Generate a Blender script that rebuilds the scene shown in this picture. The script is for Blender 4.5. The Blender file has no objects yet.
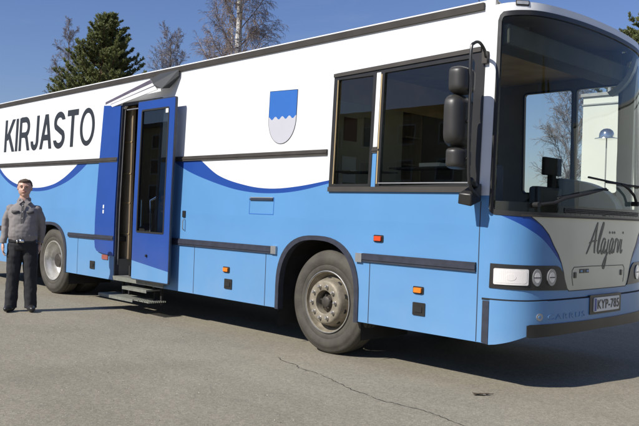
import bpy, bmesh, math, random
from mathutils import Vector, Matrix, noise
from mathutils.geometry import delaunay_2d_cdt
random.seed(7)
PI = math.pi
scn = bpy.context.scene
COL = scn.collection

# ------------------------------------------------------------------ materials
MATS = {}
def _new(name):
    m = bpy.data.materials.new(name); m.use_nodes = True
    nt = m.node_tree
    b = nt.nodes['Principled BSDF']
    MATS[name] = m
    return m, nt, b
def mat(name, col, rough=.5, metal=0., var=.12, scale=6., bump=0., bscale=40., coat=0., spec=.5, dirt=None, coord='Object'):
    m, nt, b = _new(name)
    N, L = nt.nodes, nt.links
    tc = N.new('ShaderNodeTexCoord')
    n1 = N.new('ShaderNodeTexNoise'); n1.inputs['Scale'].default_value = scale; n1.inputs['Detail'].default_value = 6
    L.new(tc.outputs[coord], n1.inputs['Vector'])
    mr = N.new('ShaderNodeMapRange'); mr.inputs['From Min'].default_value = .3; mr.inputs['From Max'].default_value = .7
    mr.inputs['To Min'].default_value = 1-var; mr.inputs['To Max'].default_value = 1+var
    L.new(n1.outputs['Fac'], mr.inputs['Value'])
    mx = N.new('ShaderNodeMix'); mx.data_type = 'RGBA'; mx.blend_type = 'MULTIPLY'; mx.inputs['Factor'].default_value = 1
    mx.inputs['A'].default_value = (*col, 1)
    L.new(mr.outputs['Result'], mx.inputs['B'])
    out = mx.outputs['Result']
    if dirt:   # dirt = (color, z_top, z_fade, strength): road dirt thrown up on the lower body
        dc, zt, zf, st = dirt
        sp = N.new('ShaderNodeSeparateXYZ'); L.new(tc.outputs['Object'], sp.inputs[0])
        m2 = N.new('ShaderNodeMapRange'); m2.inputs['From Min'].default_value = zt; m2.inputs['From Max'].default_value = zt-zf
        m2.inputs['To Min'].default_value = 0; m2.inputs['To Max'].default_value = st
        L.new(sp.outputs['Z'], m2.inputs['Value'])
        n2 = N.new('ShaderNodeTexNoise'); n2.inputs['Scale'].default_value = 3.2; n2.inputs['Detail'].default_value = 8
        L.new(tc.outputs['Object'], n2.inputs['Vector'])
        mu = N.new('ShaderNodeMath'); mu.operation = 'MULTIPLY'
        L.new(m2.outputs['Result'], mu.inputs[0]); L.new(n2.outputs['Fac'], mu.inputs[1])
        m3 = N.new('ShaderNodeMix'); m3.data_type = 'RGBA'
        L.new(mu.outputs[0], m3.inputs['Factor']); L.new(out, m3.inputs['A']); m3.inputs['B'].default_value = (*dc, 1)
        out = m3.outputs['Result']
    L.new(out, b.inputs['Base Color'])
    b.inputs['Roughness'].default_value = rough; b.inputs['Metallic'].default_value = metal
    b.inputs['Specular IOR Level'].default_value = spec
    if coat: b.inputs['Coat Weight'].default_value = coat; b.inputs['Coat Roughness'].default_value = .08
    if bump:
        n3 = N.new('ShaderNodeTexNoise'); n3.inputs['Scale'].default_value = bscale; n3.inputs['Detail'].default_value = 4
        L.new(tc.outputs[coord], n3.inputs['Vector'])
        bp = N.new('ShaderNodeBump'); bp.inputs['Strength'].default_value = bump; bp.inputs['Distance'].default_value = .01
        L.new(n3.outputs['Fac'], bp.inputs['Height']); L.new(bp.outputs['Normal'], b.inputs['Normal'])
    return m
def glass(name, tint, ior=1.5, rough=0.0):
    m = bpy.data.materials.new(name); m.use_nodes = True; nt = m.node_tree
    N, L = nt.nodes, nt.links; N.clear()
    o = N.new('ShaderNodeOutputMaterial'); t = N.new('ShaderNodeBsdfTransparent'); g = N.new('ShaderNodeBsdfGlossy')
    t.inputs['Color'].default_value = (*tint, 1); g.inputs['Roughness'].default_value = rough
    g.inputs['Color'].default_value = (.9, .95, .95, 1)
    # slight waviness of the pane
    tc = N.new('ShaderNodeTexCoord'); n = N.new('ShaderNodeTexNoise'); n.inputs['Scale'].default_value = 1.7
    L.new(tc.outputs['Object'], n.inputs['Vector'])
    bp = N.new('ShaderNodeBump'); bp.inputs['Strength'].default_value = .02; bp.inputs['Distance'].default_value = .02
    L.new(n.outputs['Fac'], bp.inputs['Height']); L.new(bp.outputs['Normal'], g.inputs['Normal'])
    f = N.new('ShaderNodeFresnel'); f.inputs['IOR'].default_value = ior
    x = N.new('ShaderNodeMixShader'); L.new(f.outputs[0], x.inputs[0]); L.new(t.outputs[0], x.inputs[1]); L.new(g.outputs[0], x.inputs[2])
    L.new(x.outputs[0], o.inputs['Surface']); MATS[name] = m
    return m
def wavy_paint(m):
    nt = m.node_tree; b_ = nt.nodes['Principled BSDF']; tc = nt.nodes.new('ShaderNodeTexCoord'); n = nt.nodes.new('ShaderNodeTexNoise'); n.inputs['Scale'].default_value = 1.8; n.inputs['Detail'].default_value = 2
    nt.links.new(tc.outputs['Object'], n.inputs['Vector']); bp = nt.nodes.new('ShaderNodeBump'); bp.inputs['Strength'].default_value = .5; bp.inputs['Distance'].default_value = .02
    nt.links.new(n.outputs['Fac'], bp.inputs['Height']); nt.links.new(bp.outputs['Normal'], b_.inputs['Normal'])
DIRT = ((.20, .18, .15), 1.15, .8, .55)
M_white = mat('white_paint', (.80, .80, .78), .32, var=.03, scale=1.2, coat=.3, dirt=((.45, .42, .37), 1.2, .8, .4))
M_lblue = mat('light_blue_paint', (.096, .258, .49), .42, var=.05, scale=1.1, coat=.08, dirt=((.22, .33, .45), 1.3, 1.0, .55))
M_rblue = mat('royal_blue_paint', (.013, .058, .27), .42, var=.06, scale=2, coat=.05, spec=.35, dirt=((.12, .14, .22), 1.2, .8, .5))
for m_ in (M_white, M_lblue, M_rblue): wavy_paint(m_)
M_fwhite = mat('front_flap_paint', (.58, .56, .42), .35, var=.05, scale=2, coat=.15)
M_trim = mat('dark_rubber_trim', (.030, .034, .048), .5, var=.2, scale=14)
M_gutter = mat('weathered_gutter', (.042, .036, .029), .6, var=.2, scale=5)
M_black = mat('black_plastic', (.022, .021, .019), .38, var=.2)
M_blackm = mat('matte_black', (.012, .012, .012), .8, var=.2)
M_under = mat('underbody', (.02, .019, .018), .9, var=.3)
M_tyre = mat('tyre_rubber', (.062, .056, .043), .78, var=.22, scale=9, bump=.25, bscale=70)
M_rim = mat('worn_steel_rim', (.24, .21, .155), .6, metal=.25, var=.28, scale=16, bump=.2, bscale=60)
M_rimb = mat('bright_rim', (.62, .60, .55), .38, metal=.55, var=.18, scale=12)
M_nut = mat('bright_nut', (.50, .48, .44), .35, metal=.7, var=.15, scale=30)
M_hubd = mat('greasy_hub', (.06, .052, .042), .55, metal=.3, var=.3, scale=25)
M_alu = mat('dull_aluminium', (.42, .42, .41), .42, metal=.7, var=.12, scale=10)
M_chrome = mat('chrome', (.75, .75, .74), .12, metal=1., var=.03)
M_steel = mat('galvanised_tread', (.20, .205, .17), .6, metal=.2, var=.2, scale=20)
M_wood = None
M_lamp = mat('headlamp_reflector', (.85, .82, .78), .25, metal=.3, var=.05, scale=30)
def flute():
    m, nt, b_ = _new('fluted_lens'); N, L = nt.nodes, nt.links
    tc = N.new('ShaderNodeTexCoord'); w = N.new('ShaderNodeTexWave'); w.inputs['Scale'].default_value = 45; w.bands_direction = 'Y'
    L.new(tc.outputs['Object'], w.inputs['Vector']); bp = N.new('ShaderNodeBump'); bp.inputs['Strength'].default_value = .25; bp.inputs['Distance'].default_value = .002
    L.new(w.outputs['Fac'], bp.inputs['Height']); L.new(bp.outputs['Normal'], b_.inputs['Normal'])
    b_.inputs['Base Color'].default_value = (.88,.84,.80,1); b_.inputs['Metallic'].default_value = .25; b_.inputs['Roughness'].default_value = .18; return m
M_flute = flute()
M_lampd = mat('round_lamp_bowl', (.42, .43, .44), .25, metal=.6, var=.1, scale=30)
M_orange = mat('orange_lens', (.75, .20, .02), .25, var=.1, scale=50)
M_red = mat('red_lens', (.62, .07, .02), .25, var=.1, scale=50)
M_grey = mat('shield_grey', (.47, .47, .50), .4, var=.02)
M_sblue = mat('shield_blue', (.03, .13, .42), .4, var=.03)
M_letter = mat('lettering_black', (.022, .022, .022), .4, var=.05)
M_silver = mat('faded_silver_letters', (.13, .27, .46), .4, metal=.1, var=.1)
M_pillar = mat('grey_green_pillar', (.82, .87, .79), .5, var=.05)
M_ceil = mat('headlining', (.46, .34, .17), .7, var=.15, scale=5)
M_dash = mat('dashboard_plastic', (.035, .036, .038), .6, var=.15)
M_seat = mat('seat_cloth', (.05, .055, .075), .9, var=.2)
M_intwarm = mat('partition_laminate', (.46,.42,.30), .6, var=.12, scale=3)
M_lining = mat('side_lining', (.17,.16,.13), .8, var=.1, scale=4)
M_paper = mat('paper', (.8, .8, .78), .6, var=.03)
M_plate = mat('plate_white', (.74, .74, .70), .4, var=.04)
M_eu = mat('plate_blue_band', (.02, .06, .30), .4)
M_intgrey = mat('interior_grey', (.16, .16, .15), .7, var=.1)
M_book = [mat('book_cover_%d' % i, tuple(v*.8 for v in c), .6) for i, c in enumerate([(.30, .05, .04), (.05, .10, .22), (.35, .30, .20), (.08, .16, .09), (.40, .36, .30)])]
M_glass = glass('side_glass', (.66, .68, .58), 1.62)
M_cglass = glass('clear_glass', (.90, .92, .90), 1.3)
M_dglass = glass('door_glass', (.50, .56, .58), 1.6)
M_wglass = glass('windscreen_glass', (.88, .90, .83), 1.27)

def wood(name, c1, c2, sx=1.2):
    m, nt, b = _new(name); N, L = nt.nodes, nt.links
    tc = N.new('ShaderNodeTexCoord'); mp = N.new('ShaderNodeMapping'); mp.inputs['Scale'].default_value = (6, 6, .7)
    L.new(tc.outputs['Object'], mp.inputs[0]); n = N.new('ShaderNodeTexNoise'); n.inputs['Scale'].default_value = 3*sx; n.inputs['Detail'].default_value = 8
    L.new(mp.outputs[0], n.inputs['Vector'])
    r = N.new('ShaderNodeValToRGB'); r.color_ramp.elements[0].color = (*c1, 1); r.color_ramp.elements[1].color = (*c2, 1)
    r.color_ramp.elements[0].position = .3; r.color_ramp.elements[1].position = .7
    L.new(n.outputs['Fac'], r.inputs[0]); L.new(r.outputs[0], b.inputs['Base Color']); b.inputs['Roughness'].default_value = .45
    return m
M_wood = wood('veneer', (.42, .31, .18), (.56, .43, .27))

# ------------------------------------------------------------------ mesh helper
class MB:
    def __init__(s): s.v = []; s.f = []; s.m = []; s.sm = []
    def add(s, vs, fs, mi=0, smooth=False):
        o = len(s.v); s.v += [tuple(p) for p in vs]
        for f in fs: s.f.append(tuple(o+i for i in f)); s.m.append(mi); s.sm.append(smooth)
        return s
    def box(s, a, b, mi=0):
        x0, y0, z0 = [min(p, q) for p, q in zip(a, b)]; x1, y1, z1 = [max(p, q) for p, q in zip(a, b)]
        v = [(x0,y0,z0),(x1,y0,z0),(x1,y1,z0),(x0,y1,z0),(x0,y0,z1),(x1,y0,z1),(x1,y1,z1),(x0,y1,z1)]
        return s.add(v, [(0,3,2,1),(4,5,6,7),(0,1,5,4),(1,2,6,5),(2,3,7,6),(3,0,4,7)], mi)
    def tube(s, pts, rad, n=8, mi=0, cap=True, smooth=True):
        pts = [Vector(p) for p in pts]
        rads = rad if isinstance(rad, (list, tuple)) else [rad]*len(pts)
        o = len(s.v); prev = None; vs = []
        for i, p in enumerate(pts):
            d = (pts[min(i+1, len(pts)-1)] - pts[max(i-1, 0)])
            d = d.normalized() if d.length > 1e-9 else Vector((0,0,1))
            if prev is None:
                u = d.cross(Vector((0,0,1)));
                if u.length < .05: u = d.cross(Vector((1,0,0)))
                u.normalize()
            else:
                u = prev - d*prev.dot(d)
                if u.length < 1e-6: u = d.orthogonal()
                u.normalize()
            prev = u; w = d.cross(u)
            for k in range(n):
                a = 2*PI*k/n; vs.append(p + (u*math.cos(a) + w*math.sin(a))*rads[i])
        fs = []
        for i in range(len(pts)-1):
            for k in range(n):
                k2 = (k+1) % n; fs.append((i*n+k, i*n+k2, (i+1)*n+k2, (i+1)*n+k))
        if cap:
            fs.append(tuple(range(n))[::-1]); fs.append(tuple((len(pts)-1)*n+k for k in range(n)))
        return s.add(vs, fs, mi, smooth)
    def lathe(s, prof, c, axis='y', n=64, mi=0, mis=None, closed=False):
        """prof (r, d): d along axis from c"""
        vs = []; fs = []
        for r, d in prof:
            for k in range(n):
                a = 2*PI*k/n; ca, sa = r*math.cos(a), r*math.sin(a)
                if axis == 'y': vs.append((c[0]+ca, c[1]+d, c[2]+sa))
                elif axis == 'z': vs.append((c[0]+ca, c[1]+sa, c[2]+d))
                else: vs.append((c[0]+d, c[1]+ca, c[2]+sa))
        P = len(prof)
        for i in range(P-1 if not closed else P):
            j = (i+1) % P
            for k in range(n):
                k2 = (k+1) % n; fs.append((i*n+k, i*n+k2, j*n+k2, j*n+k))
        return s.add(vs, fs, mi, True)
    def build(s, name, mats, parent=None, sharp=35, bevel=0):
        me = bpy.data.meshes.new(name); me.from_pydata(s.v, [], s.f)
        if not isinstance(mats, (list, tuple)): mats = [mats]
        for m in mats: me.materials.append(m)
        me.polygons.foreach_set('material_index', s.m); me.polygons.foreach_set('use_smooth', s.sm)
        me.update()
        if any(s.sm): me.set_sharp_from_angle(angle=math.radians(sharp))
        o = bpy.data.objects.new(name, me); COL.objects.link(o)
        if parent is not None: attach(o, parent)
        if bevel:
            b = o.modifiers.new('bevel', 'BEVEL'); b.width = bevel; b.segments = 2; b.limit_method = 'ANGLE'; b.angle_limit = math.radians(40)
        return o
def world_origin(p):
    v = Vector((0,0,0))
    while p is not None: v += p.location; p = p.parent
    return v
def attach(o, parent):
    """geometry is written in world coordinates: cancel the parent's offset"""
    o.parent = parent; o.location = -world_origin(parent)
def thing(name, label, cat, loc=(0,0,0), group=None, kind=None):
    o = bpy.data.objects.new(name, None); o.empty_display_size = .3; o.location = loc; COL.objects.link(o)
    o['label'] = label; o['category'] = cat
    if group: o['group'] = group
    return o
def part_empty(name, parent, loc):
    o = bpy.data.objects.new(name, None); o.empty_display_size = .2; COL.objects.link(o)
    o.parent = parent; o.location = Vector(loc) - world_origin(parent)
    return o
def tag(o, label, cat, group=None, kind=None):
    o['label'] = label; o['category'] = cat
    if group: o['group'] = group
    if kind: o['kind'] = kind

# ------------------------------------------------------------------ 2-D cut sheets mapped on the body surfaces
def inside(poly, x, y):
    c = False; j = len(poly)-1
    for i in range(len(poly)):
        xi, yi = poly[i]; xj, yj = poly[j]
        if (yi > y) != (yj > y) and x < (xj-xi)*(y-yi)/(yj-yi)+xi: c = not c
        j = i
    return c
def resample(poly, step, closed=True):
    out = []; n = len(poly)
    for i in range(n if closed else n-1):
        a = poly[i]; b = poly[(i+1) % n]; L = math.hypot(b[0]-a[0], b[1]-a[1]); k = max(1, int(math.ceil(L/step)))
        for t in range(k): out.append((a[0]+(b[0]-a[0])*t/k, a[1]+(b[1]-a[1])*t/k))
    if not closed: out.append(poly[-1])
    return out
def cut_sheet(mb, outlines, lines, paint, mapf, off=0., back=None, grid=None, step=.25, smooth=False):
    """outlines: closed loops, lines: open polylines, paint(u,v)->material index or -1 for a hole"""
    vs = []; es = []
    for pl, cl in [(o, True) for o in outlines]+[(l, False) for l in lines]:
        r = resample(pl, step, cl); o = len(vs); vs += [Vector(p) for p in r]
        es += [(o+i, o+i+1) for i in range(len(r)-1)]
        if cl: es.append((o+len(r)-1, o))
    if grid:
        us = [p[0] for o in outlines for p in o]; ws = [p[1] for o in outlines for p in o]
        u = min(us)+grid[0]/2
        while u < max(us):
            w = min(ws)+grid[1]/2
            while w < max(ws): vs.append(Vector((u+random.uniform(-1e-3,1e-3), w+random.uniform(-1e-3,1e-3)))); w += grid[1]
            u += grid[0]
    V, E_, F_, *_ = delaunay_2d_cdt(vs, es, [], 0, 1e-5)
    keep = []; 
    for f in F_:
        c = sum((V[i] for i in f), Vector((0,0)))/len(f); p = paint(c.x, c.y)
        if p >= 0: keep.append((f, p))
    pos = [mapf(v.x, v.y, off) for v in V]
    o = len(mb.v); mb.v += pos
    cnt = {}
    for f, p in keep:
        mb.f.append(tuple(o+i for i in f)); mb.m.append(p); mb.sm.append(smooth)
        for a, b in zip(f, tuple(f[1:])+(f[0],)):
            k = (min(a,b), max(a,b)); cnt.setdefault(k, []).append(p)
    if back is not None:
        idx = {}
        for (a, b), ps in cnt.items():
            if len(ps) == 1:
                for i in (a, b):
                    if i not in idx: idx[i] = len(mb.v); mb.v.append(mapf(V[i].x, V[i].y, back))
                mb.f.append((o+a, o+b, idx[b], idx[a])); mb.m.append(ps[0]); mb.sm.append(False)
    return mb
def poly_sheet(mb, poly, mapf, off, back, mi=0, holes=(), grid=None, step=.1, smooth=False):
    return cut_sheet(mb, [poly]+list(holes), [], lambda u, v: mi if inside(poly, u, v) and not any(inside(h, u, v) for h in holes) else -1, mapf, off, back, grid, step, smooth)
def rrect(x0, z0, x1, z1, r=.02, n=5):
    if not isinstance(r, (tuple, list)): r = (r,)*4
    out = []
    for (cx, cz, a0, rr) in ((x1-r[0], z0+r[0], -90, r[0]), (x1-r[1], z1-r[1], 0, r[1]), (x0+r[2], z1-r[2], 90, r[2]), (x0+r[3], z0+r[3], 180, r[3])):
        if rr < 1e-4: out.append((cx, cz)); continue
        for k in range(n+1):
            a = math.radians(a0+90*k/n); out.append((cx+rr*math.cos(a), cz+rr*math.sin(a)))
    return out
def lerp_curve(pts):
    """smooth interpolation through points, as a function of x"""
    def f(x):
        if x <= pts[0][0]: return pts[0][1]
        if x >= pts[-1][0]: return pts[-1][1]
        for i in range(len(pts)-1):
            if pts[i][0] <= x <= pts[i+1][0]:
                p0 = pts[max(i-1,0)]; p1 = pts[i]; p2 = pts[i+1]; p3 = pts[min(i+2,len(pts)-1)]
                h = p2[0]-p1[0]; t = (x-p1[0])/h
                m1 = (p2[1]-p0[1])/(p2[0]-p0[0])*h; m2 = (p3[1]-p1[1])/(p3[0]-p1[0])*h
                return (2*t**3-3*t*t+1)*p1[1]+(t**3-2*t*t+t)*m1+(-2*t**3+3*t*t)*p2[1]+(t**3-t*t)*m2
    return f

def inset(poly, d):
    out = []; n = len(poly)
    for i in range(n):
        a = Vector(poly[i-1]); b = Vector(poly[i]); c = Vector(poly[(i+1) % n])
        n1 = Vector((-(b-a).y, (b-a).x)).normalized(); n2 = Vector((-(c-b).y, (c-b).x)).normalized()
        m = (n1+n2); m = m.normalized() if m.length > 1e-6 else n1
        out.append(tuple(b+m*d/max(.5, m.dot(n1))))
    return out
# ================================================================== THE BUS
# x forward, y from the kerb side (0) to the driver's side (2.5), z up; front axle at x = 0
X_REAR, X_F, W_ = -9.9, 1.86, 2.5
def tumble(z): return .028*max(0., z-1.35)
def SIDE(x, z, off=0.): return (x, tumble(z)-off, z)
def FAR(x, z, off=0.): return (x, W_-tumble(z)+off, z)
half = [(1.86,0),(1.93,.008),(2.02,.035),(2.10,.085),(2.165,.16),(2.205,.26),(2.235,.42),(2.255,.65),(2.268,.95),(2.27,1.25)]
plan = half+[(x, 2.5-y) for x, y in half[::-1][1:]]
SL = [0.]
for a, b in zip(plan, plan[1:]): SL.append(SL[-1]+math.hypot(b[0]-a[0], b[1]-a[1]))
STOT = SL[-1]
_fx = lerp_curve([(s, p[0]) for s, p in zip(SL, plan)]); _fy = lerp_curve([(s, p[1]) for s, p in zip(SL, plan)])
def FRONT(s, z, off=0.):
    x, y = _fx(s), _fy(s); d = .01
    tx, ty = _fx(min(s+d, STOT))-_fx(max(s-d, 0)), _fy(min(s+d, STOT))-_fy(max(s-d, 0)); l = math.hypot(tx, ty)
    nx, ny = ty/l, -tx/l
    tb = tumble(z)*(1-2*s/STOT)
    return (x-max(0, z-1.5)*.045*min(1., s/.3, (STOT-s)/.3)+nx*off, y+ny*off+tb, z)

bus = thing('library_bus', 'large white and light blue mobile library bus with its side door open', 'bus', (-4, 1.25, 0))
G = lambda x: 3.148+.007*x                       # underside of the roof gutter
Z0 = .385                                        # skirt bottom

# --- openings on the kerb side
DOOR = rrect(-4.092, .30, -3.12, 2.79, (.02,.06,.06,.02))
WIN1 = rrect(.05, 1.675, .575, 2.78, (.01,.02,.04,.01)); WIN2 = rrect(.66, 1.675, 1.745, 2.815, (.03,.05,.02,.01))
def arch(cx, hw, top, n=26, zb=.2):
    p = [(cx-hw, zb)]
    for k in range(n+1):
        a = PI-PI*k/n; c, s_ = math.cos(a), math.sin(a)
        p.append((cx+hw*math.copysign(abs(c)**.78, c), .62+(top-.62)*abs(s_)**.85))
    p.append((cx+hw, zb)); return p
ARCH_F = arch(-.12, .60, 1.18); ARCH_R = arch(-6.15, .60, 1.13)
w1 = lerp_curve([(-8.32,2.06),(-8.0,1.88),(-7.6,1.75),(-7.1,1.68),(-6.6,1.665),(-6.1,1.72),(-5.75,1.82),(-5.4,1.98),(-5.28,2.06)])
b1 = lerp_curve([(-8.45,2.06),(-8.1,1.86),(-7.7,1.71),(-7.3,1.64),(-6.9,1.61),(-6.5,1.61),(-6.1,1.655),(-5.6,1.77),(-5.2,1.93),(-4.96,2.06)])
w2 = lerp_curve([(-2.3,2.06),(-2.18,1.99),(-1.81,1.805),(-1.29,1.69),(-.87,1.655),(-.43,1.68),(.06,1.745)])
b2 = lerp_curve([(-2.92,2.06),(-2.54,1.90),(-2.17,1.79),(-1.58,1.66),(-1.18,1.612),(-.77,1.605),(-.4,1.635),(.06,1.715)])
holes = [DOOR, WIN1, WIN2, ARCH_F, ARCH_R]
def side_paint(x, z):
    for h in holes:
        if inside(h, x, z): return -1
    if z < Z0 or z > G(x)+.08: return -1
    if z > 2.05: return 0
    if x > 1.70 and z > 1.60: return 0
    if -8.32 < x < -5.28 and z > w1(x): return 0
    if -8.45 < x < -4.96 and z > b1(x): return 2
    if -2.3 < x < .05 and z > w2(x): return 0
    if -2.92 < x < .05 and z > b2(x): return 2
    return 1
def cl(f, a, b, n=60): return [(a+(b-a)*i/n, f(a+(b-a)*i/n)) for i in range(n+1)]
outl = [(X_REAR, Z0), (X_F, Z0), (X_F, G(X_F)+.08), (X_REAR, G(X_REAR)+.08)]
lines = [[(X_REAR,2.05),(X_F,2.05)], [(X_REAR,1.35),(X_F,1.35)], [(1.70,1.60),(X_F,1.60)], [(1.70,1.60),(1.70,1.70)],
         cl(w1,-8.32,-5.28), cl(b1,-8.45,-4.96), cl(w2,-2.3,.06), cl(b2,-2.92,.06)]
mb = MB(); cut_sheet(mb, [outl]+holes, lines, side_paint, SIDE, 0, -.045, None, .25)
mb.build('side_panel', [M_white, M_lblue, M_rblue], bus)
# far side
FW = [rrect(.72, 1.72, 1.318, 2.86, .04), rrect(1.362, 1.72, 1.845, 2.86, .04), rrect(-8.8,1.9,-6.6,2.8,.05)]
fouts = [(X_REAR, Z0), (X_F, Z0), (X_F, G(X_F)+.08), (X_REAR, G(X_REAR)+.08)]
FARCH = [ARCH_F, ARCH_R]
def far_paint(x, z):
    for h in FW+FARCH:
        if inside(h, x, z): return -1
    return 0 if z > 2.0 else 1
mb = MB(); cut_sheet(mb, [fouts]+FW+FARCH, [[(X_REAR,2.0),(X_F,2.0)], [(X_REAR,1.35),(X_F,1.35)]], far_paint, FAR, 0, -.018)
mb.build('side_panel', [M_white, M_lblue], bus)
for h in FW:
    mb = MB(); poly_sheet(mb, h, FAR, -.015, -.02); w = mb.build('window', M_cglass, bus)
    hi = inset(h, .009); ho_ = inset(h, -.012); mb = MB(); cut_sheet(mb, [ho_, hi], [], lambda u, v: 0 if inside(ho_,u,v) and not inside(hi,u,v) else -1, FAR, -.026, -.032); cut_sheet(mb, [h, hi], [], lambda u, v: 0 if inside(h,u,v) and not inside(hi,u,v) else -1, FAR, .004, -.026); mb.build('window_frame', M_black, w)
mb = MB(); cut_sheet(mb, [[(X_REAR,.99),(X_F-.02,.99),(X_F-.02,2.97),(X_REAR,2.97)]]+FW, [[(X_REAR,1.35),(X_F-.02,1.35)]], lambda u, v: -1 if any(inside(h,u,v) for h in FW) else 0, FAR, -.020, -.024); mb.build('inner_lining', M_lining, bus)
# rear wall
mb = MB(); mb.box((X_REAR-.03, .03, Z0), (X_REAR-.003, W_-.03, G(X_REAR)+.06)); mb.build('rear_panel', M_lblue, bus)
# --- front skin
def cap_top(s): return 3.185+.045*math.sin(PI*s/STOT)
def glass_top(s): return 3.115+.052*math.sin(PI*s/STOT)
FL = [(.378,1.475),(.378,1.442),(.51,1.364),(.60,1.29),(.665,1.205),(.735,1.13),(.785,1.055),(.825,.97),(.85,.887),(.875,.845),(.912,.817)]
FLAP = FL+[(STOT-a, b) for a, b in FL[::-1]]
WS = [(.035,1.50)]+[(.035+.055*(1-math.cos(a)), 1.50-.055*math.sin(a)) for a in (.5,1.,1.57)]+[(.30,1.436),(STOT/2,1.44),(STOT-.30,1.436),(STOT-.09,1.445),(STOT-.035,1.50)]
_t = [(STOT-.03+(-.04)*0, 3.0)]
tops = [(s, glass_top(s)) for s in [STOT-.10-(STOT-.2)*i/30 for i in range(31)]]
WS = WS+[(STOT-.045,3.05),(STOT-.065,3.095)]+tops+[(.065,3.095),(.045,3.05)]
GL = inset(WS, .04)
bot = lerp_curve([(0,Z0),(.08,.378),(.22,.41),(.37,.462),(.42,.475),(STOT/2,.49),(STOT-.42,.475),(STOT-.37,.462),(STOT-.08,.378),(STOT,Z0)])
fo = [(s, bot(s)) for s in [STOT*i/60 for i in range(61)]]+[(s, cap_top(s)) for s in [STOT*(1-i/60) for i in range(61)]]
FC = lerp_curve([(.06,1.455),(.14,1.438),(.27,1.385),(.37,1.335),(.51,1.262),(.60,1.20),(.70,1.12),(.79,1.045)])
def front_paint(s, z):
    if z < bot(s) or z > cap_top(s): return -1
    if inside(WS, s, z): return -1
    if inside(FLAP, s, z): return 1
    if z > 1.60: return 0
    q = min(s, STOT-s)
    if .06 < q < .79 and z > FC(q) : return 3
    return 2
mb = MB(); cut_sheet(mb, [fo, WS, FLAP], [cl(FC,.06,.79,30), [(STOT-a, b_) for a, b_ in cl(FC,.06,.79,30)], [(0,1.6),(.035,1.6)],[(STOT-.035,1.6),(STOT,1.6)]], front_paint, FRONT, 0, -.03, (.05,.12), .05, True)
mb.build('front_panel', [M_white, M_fwhite, M_lblue, M_rblue], bus, 30)
# bumper: raised band under the seam with a drooping end, dark valance below
bs = .735
BUMP = [(s, bot(s)) for s in [.075+(STOT-.15)*i/50 for i in range(51)]]+[(s, .745) for s in [STOT-.075-(STOT-.15)*i/50 for i in range(51)]]
mb = MB(); poly_sheet(mb, BUMP, FRONT, .014, .0, 0, (), (.06,.1), .05, True)
bump_o = mb.build('bumper', M_lblue, bus, 30)
mb = MB(); SE = [(0,.742),(STOT,.742),(STOT,.757),(0,.757)]
poly_sheet(mb, SE, FRONT, .004, -.01, 0, (), (.06,.1), .05, True); mb.build('bumper_seam', M_blackm, bus)
mb = MB(); VL = [(.372,.46),(.40,.452),(STOT/2,.462),(STOT-.40,.452),(STOT-.37,.46),(STOT-.372,.545),(STOT-.40,.556),(STOT-1.1,.552),(STOT/2,.551),(1.1,.552),(.40,.558),(.372,.55)]
poly_sheet(mb, VL, FRONT, .024, -.03, 0, (), (.06,.1), .05, True); mb.build('valance', M_black, bus)
mb = MB(); poly_sheet(mb, [(.008,.39),(.066,.377),(.066,.735),(.008,.735)], FRONT, .006, -.02, 0); mb.build('corner_guard', M_trim, bus)
mb = MB(); poly_sheet(mb, [(STOT-.075,.375),(STOT-.035,.40),(STOT-.035,.735),(STOT-.075,.735)], FRONT, .006, -.02, 0); mb.build('corner_guard', M_trim, bus)
# windscreen
mb = MB(); cut_sheet(mb, [WS, GL], [], lambda u, v: 0 if inside(WS,u,v) and not inside(GL,u,v) else -1, FRONT, .006, -.03, (.05,.12), .05, True)
ws_o = part_empty('windscreen', bus, (2.2, 1.25, 1.45))
mb.build('seal', M_black, ws_o)
mb = MB(); poly_sheet(mb, GL, FRONT, -.004, None, 0, (), (.05,.12), .05, True); mb.build('pane', M_wglass, ws_o, 60)
# printed black border of the pane and the black band with the air louvre
BAND = [(s, 1.475) for s in [.08+(STOT-.16)*i/40 for i in range(41)]]+[(s, 1.56-.02*math.sin(PI*s/STOT)) for s in [STOT-.08-(STOT-.16)*i/40 for i in range(41)]]
mb = MB(); poly_sheet(mb, BAND, FRONT, -.008, -.02, 0, (), (.06,.1), .05, True); mb.build('lower_band', M_black, ws_o)
mb = MB()
for k in range(4):
    z = 1.468+.014*k; poly_sheet(mb, [(.81,z),(STOT-.62,z),(STOT-.62,z+.009),(.81,z+.009)], FRONT, .006, -.004, 0, (), (.06,.1), .08)
mb.build('air_louvre', M_blackm, ws_o)
mb = MB(); poly_sheet(mb, [(.30,1.438),(.30,1.455),(STOT-.3,1.455),(STOT-.3,1.438)], FRONT, .012, -.004, 0, (), (.06,.1), .08, True); mb.build('cowl_strip', M_gutter, ws_o)
# wipers
for pts in ([(.416,1.535),(.60,1.56),(.741,1.60),(1.1,1.655),(1.40,1.705)], [(2.129,1.60),(2.06,1.68),(1.93,1.735),(1.766,1.772)]):
    mb = MB(); mb.tube([FRONT(s, z, .045) for s, z in pts], [.013]*(len(pts)-1)+[.008], 6)
    mb.tube([FRONT(*pts[0], -.005), FRONT(*pts[0], .06)], .022, 8)
    e = pts[-1]
    bl = [(e[0]-.72, e[1]-.105),(e[0]-.3, e[1]-.045),(e[0],e[1]),(e[0]+.1,e[1]+.012)] if e[0] < 1.5 else [(e[0]-.60, e[1]+.03),(e[0]-.2,e[1]+.012),(e[0]+.2,e[1]),(e[0]+.62,e[1]-.005)]
    mb.tube([FRONT(s, z, .018) for s, z in resample(bl, .1, False)], .010, 5)
    mb.tube([FRONT(s, z, .034) for s, z in [(bl[1][0]-.1, bl[1][1]-.01), e, (min(bl[2][0]+.3, bl[3][0]), bl[2][1])]], .009, 5)
    mb.build('wiper', M_blackm, bus)
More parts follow.
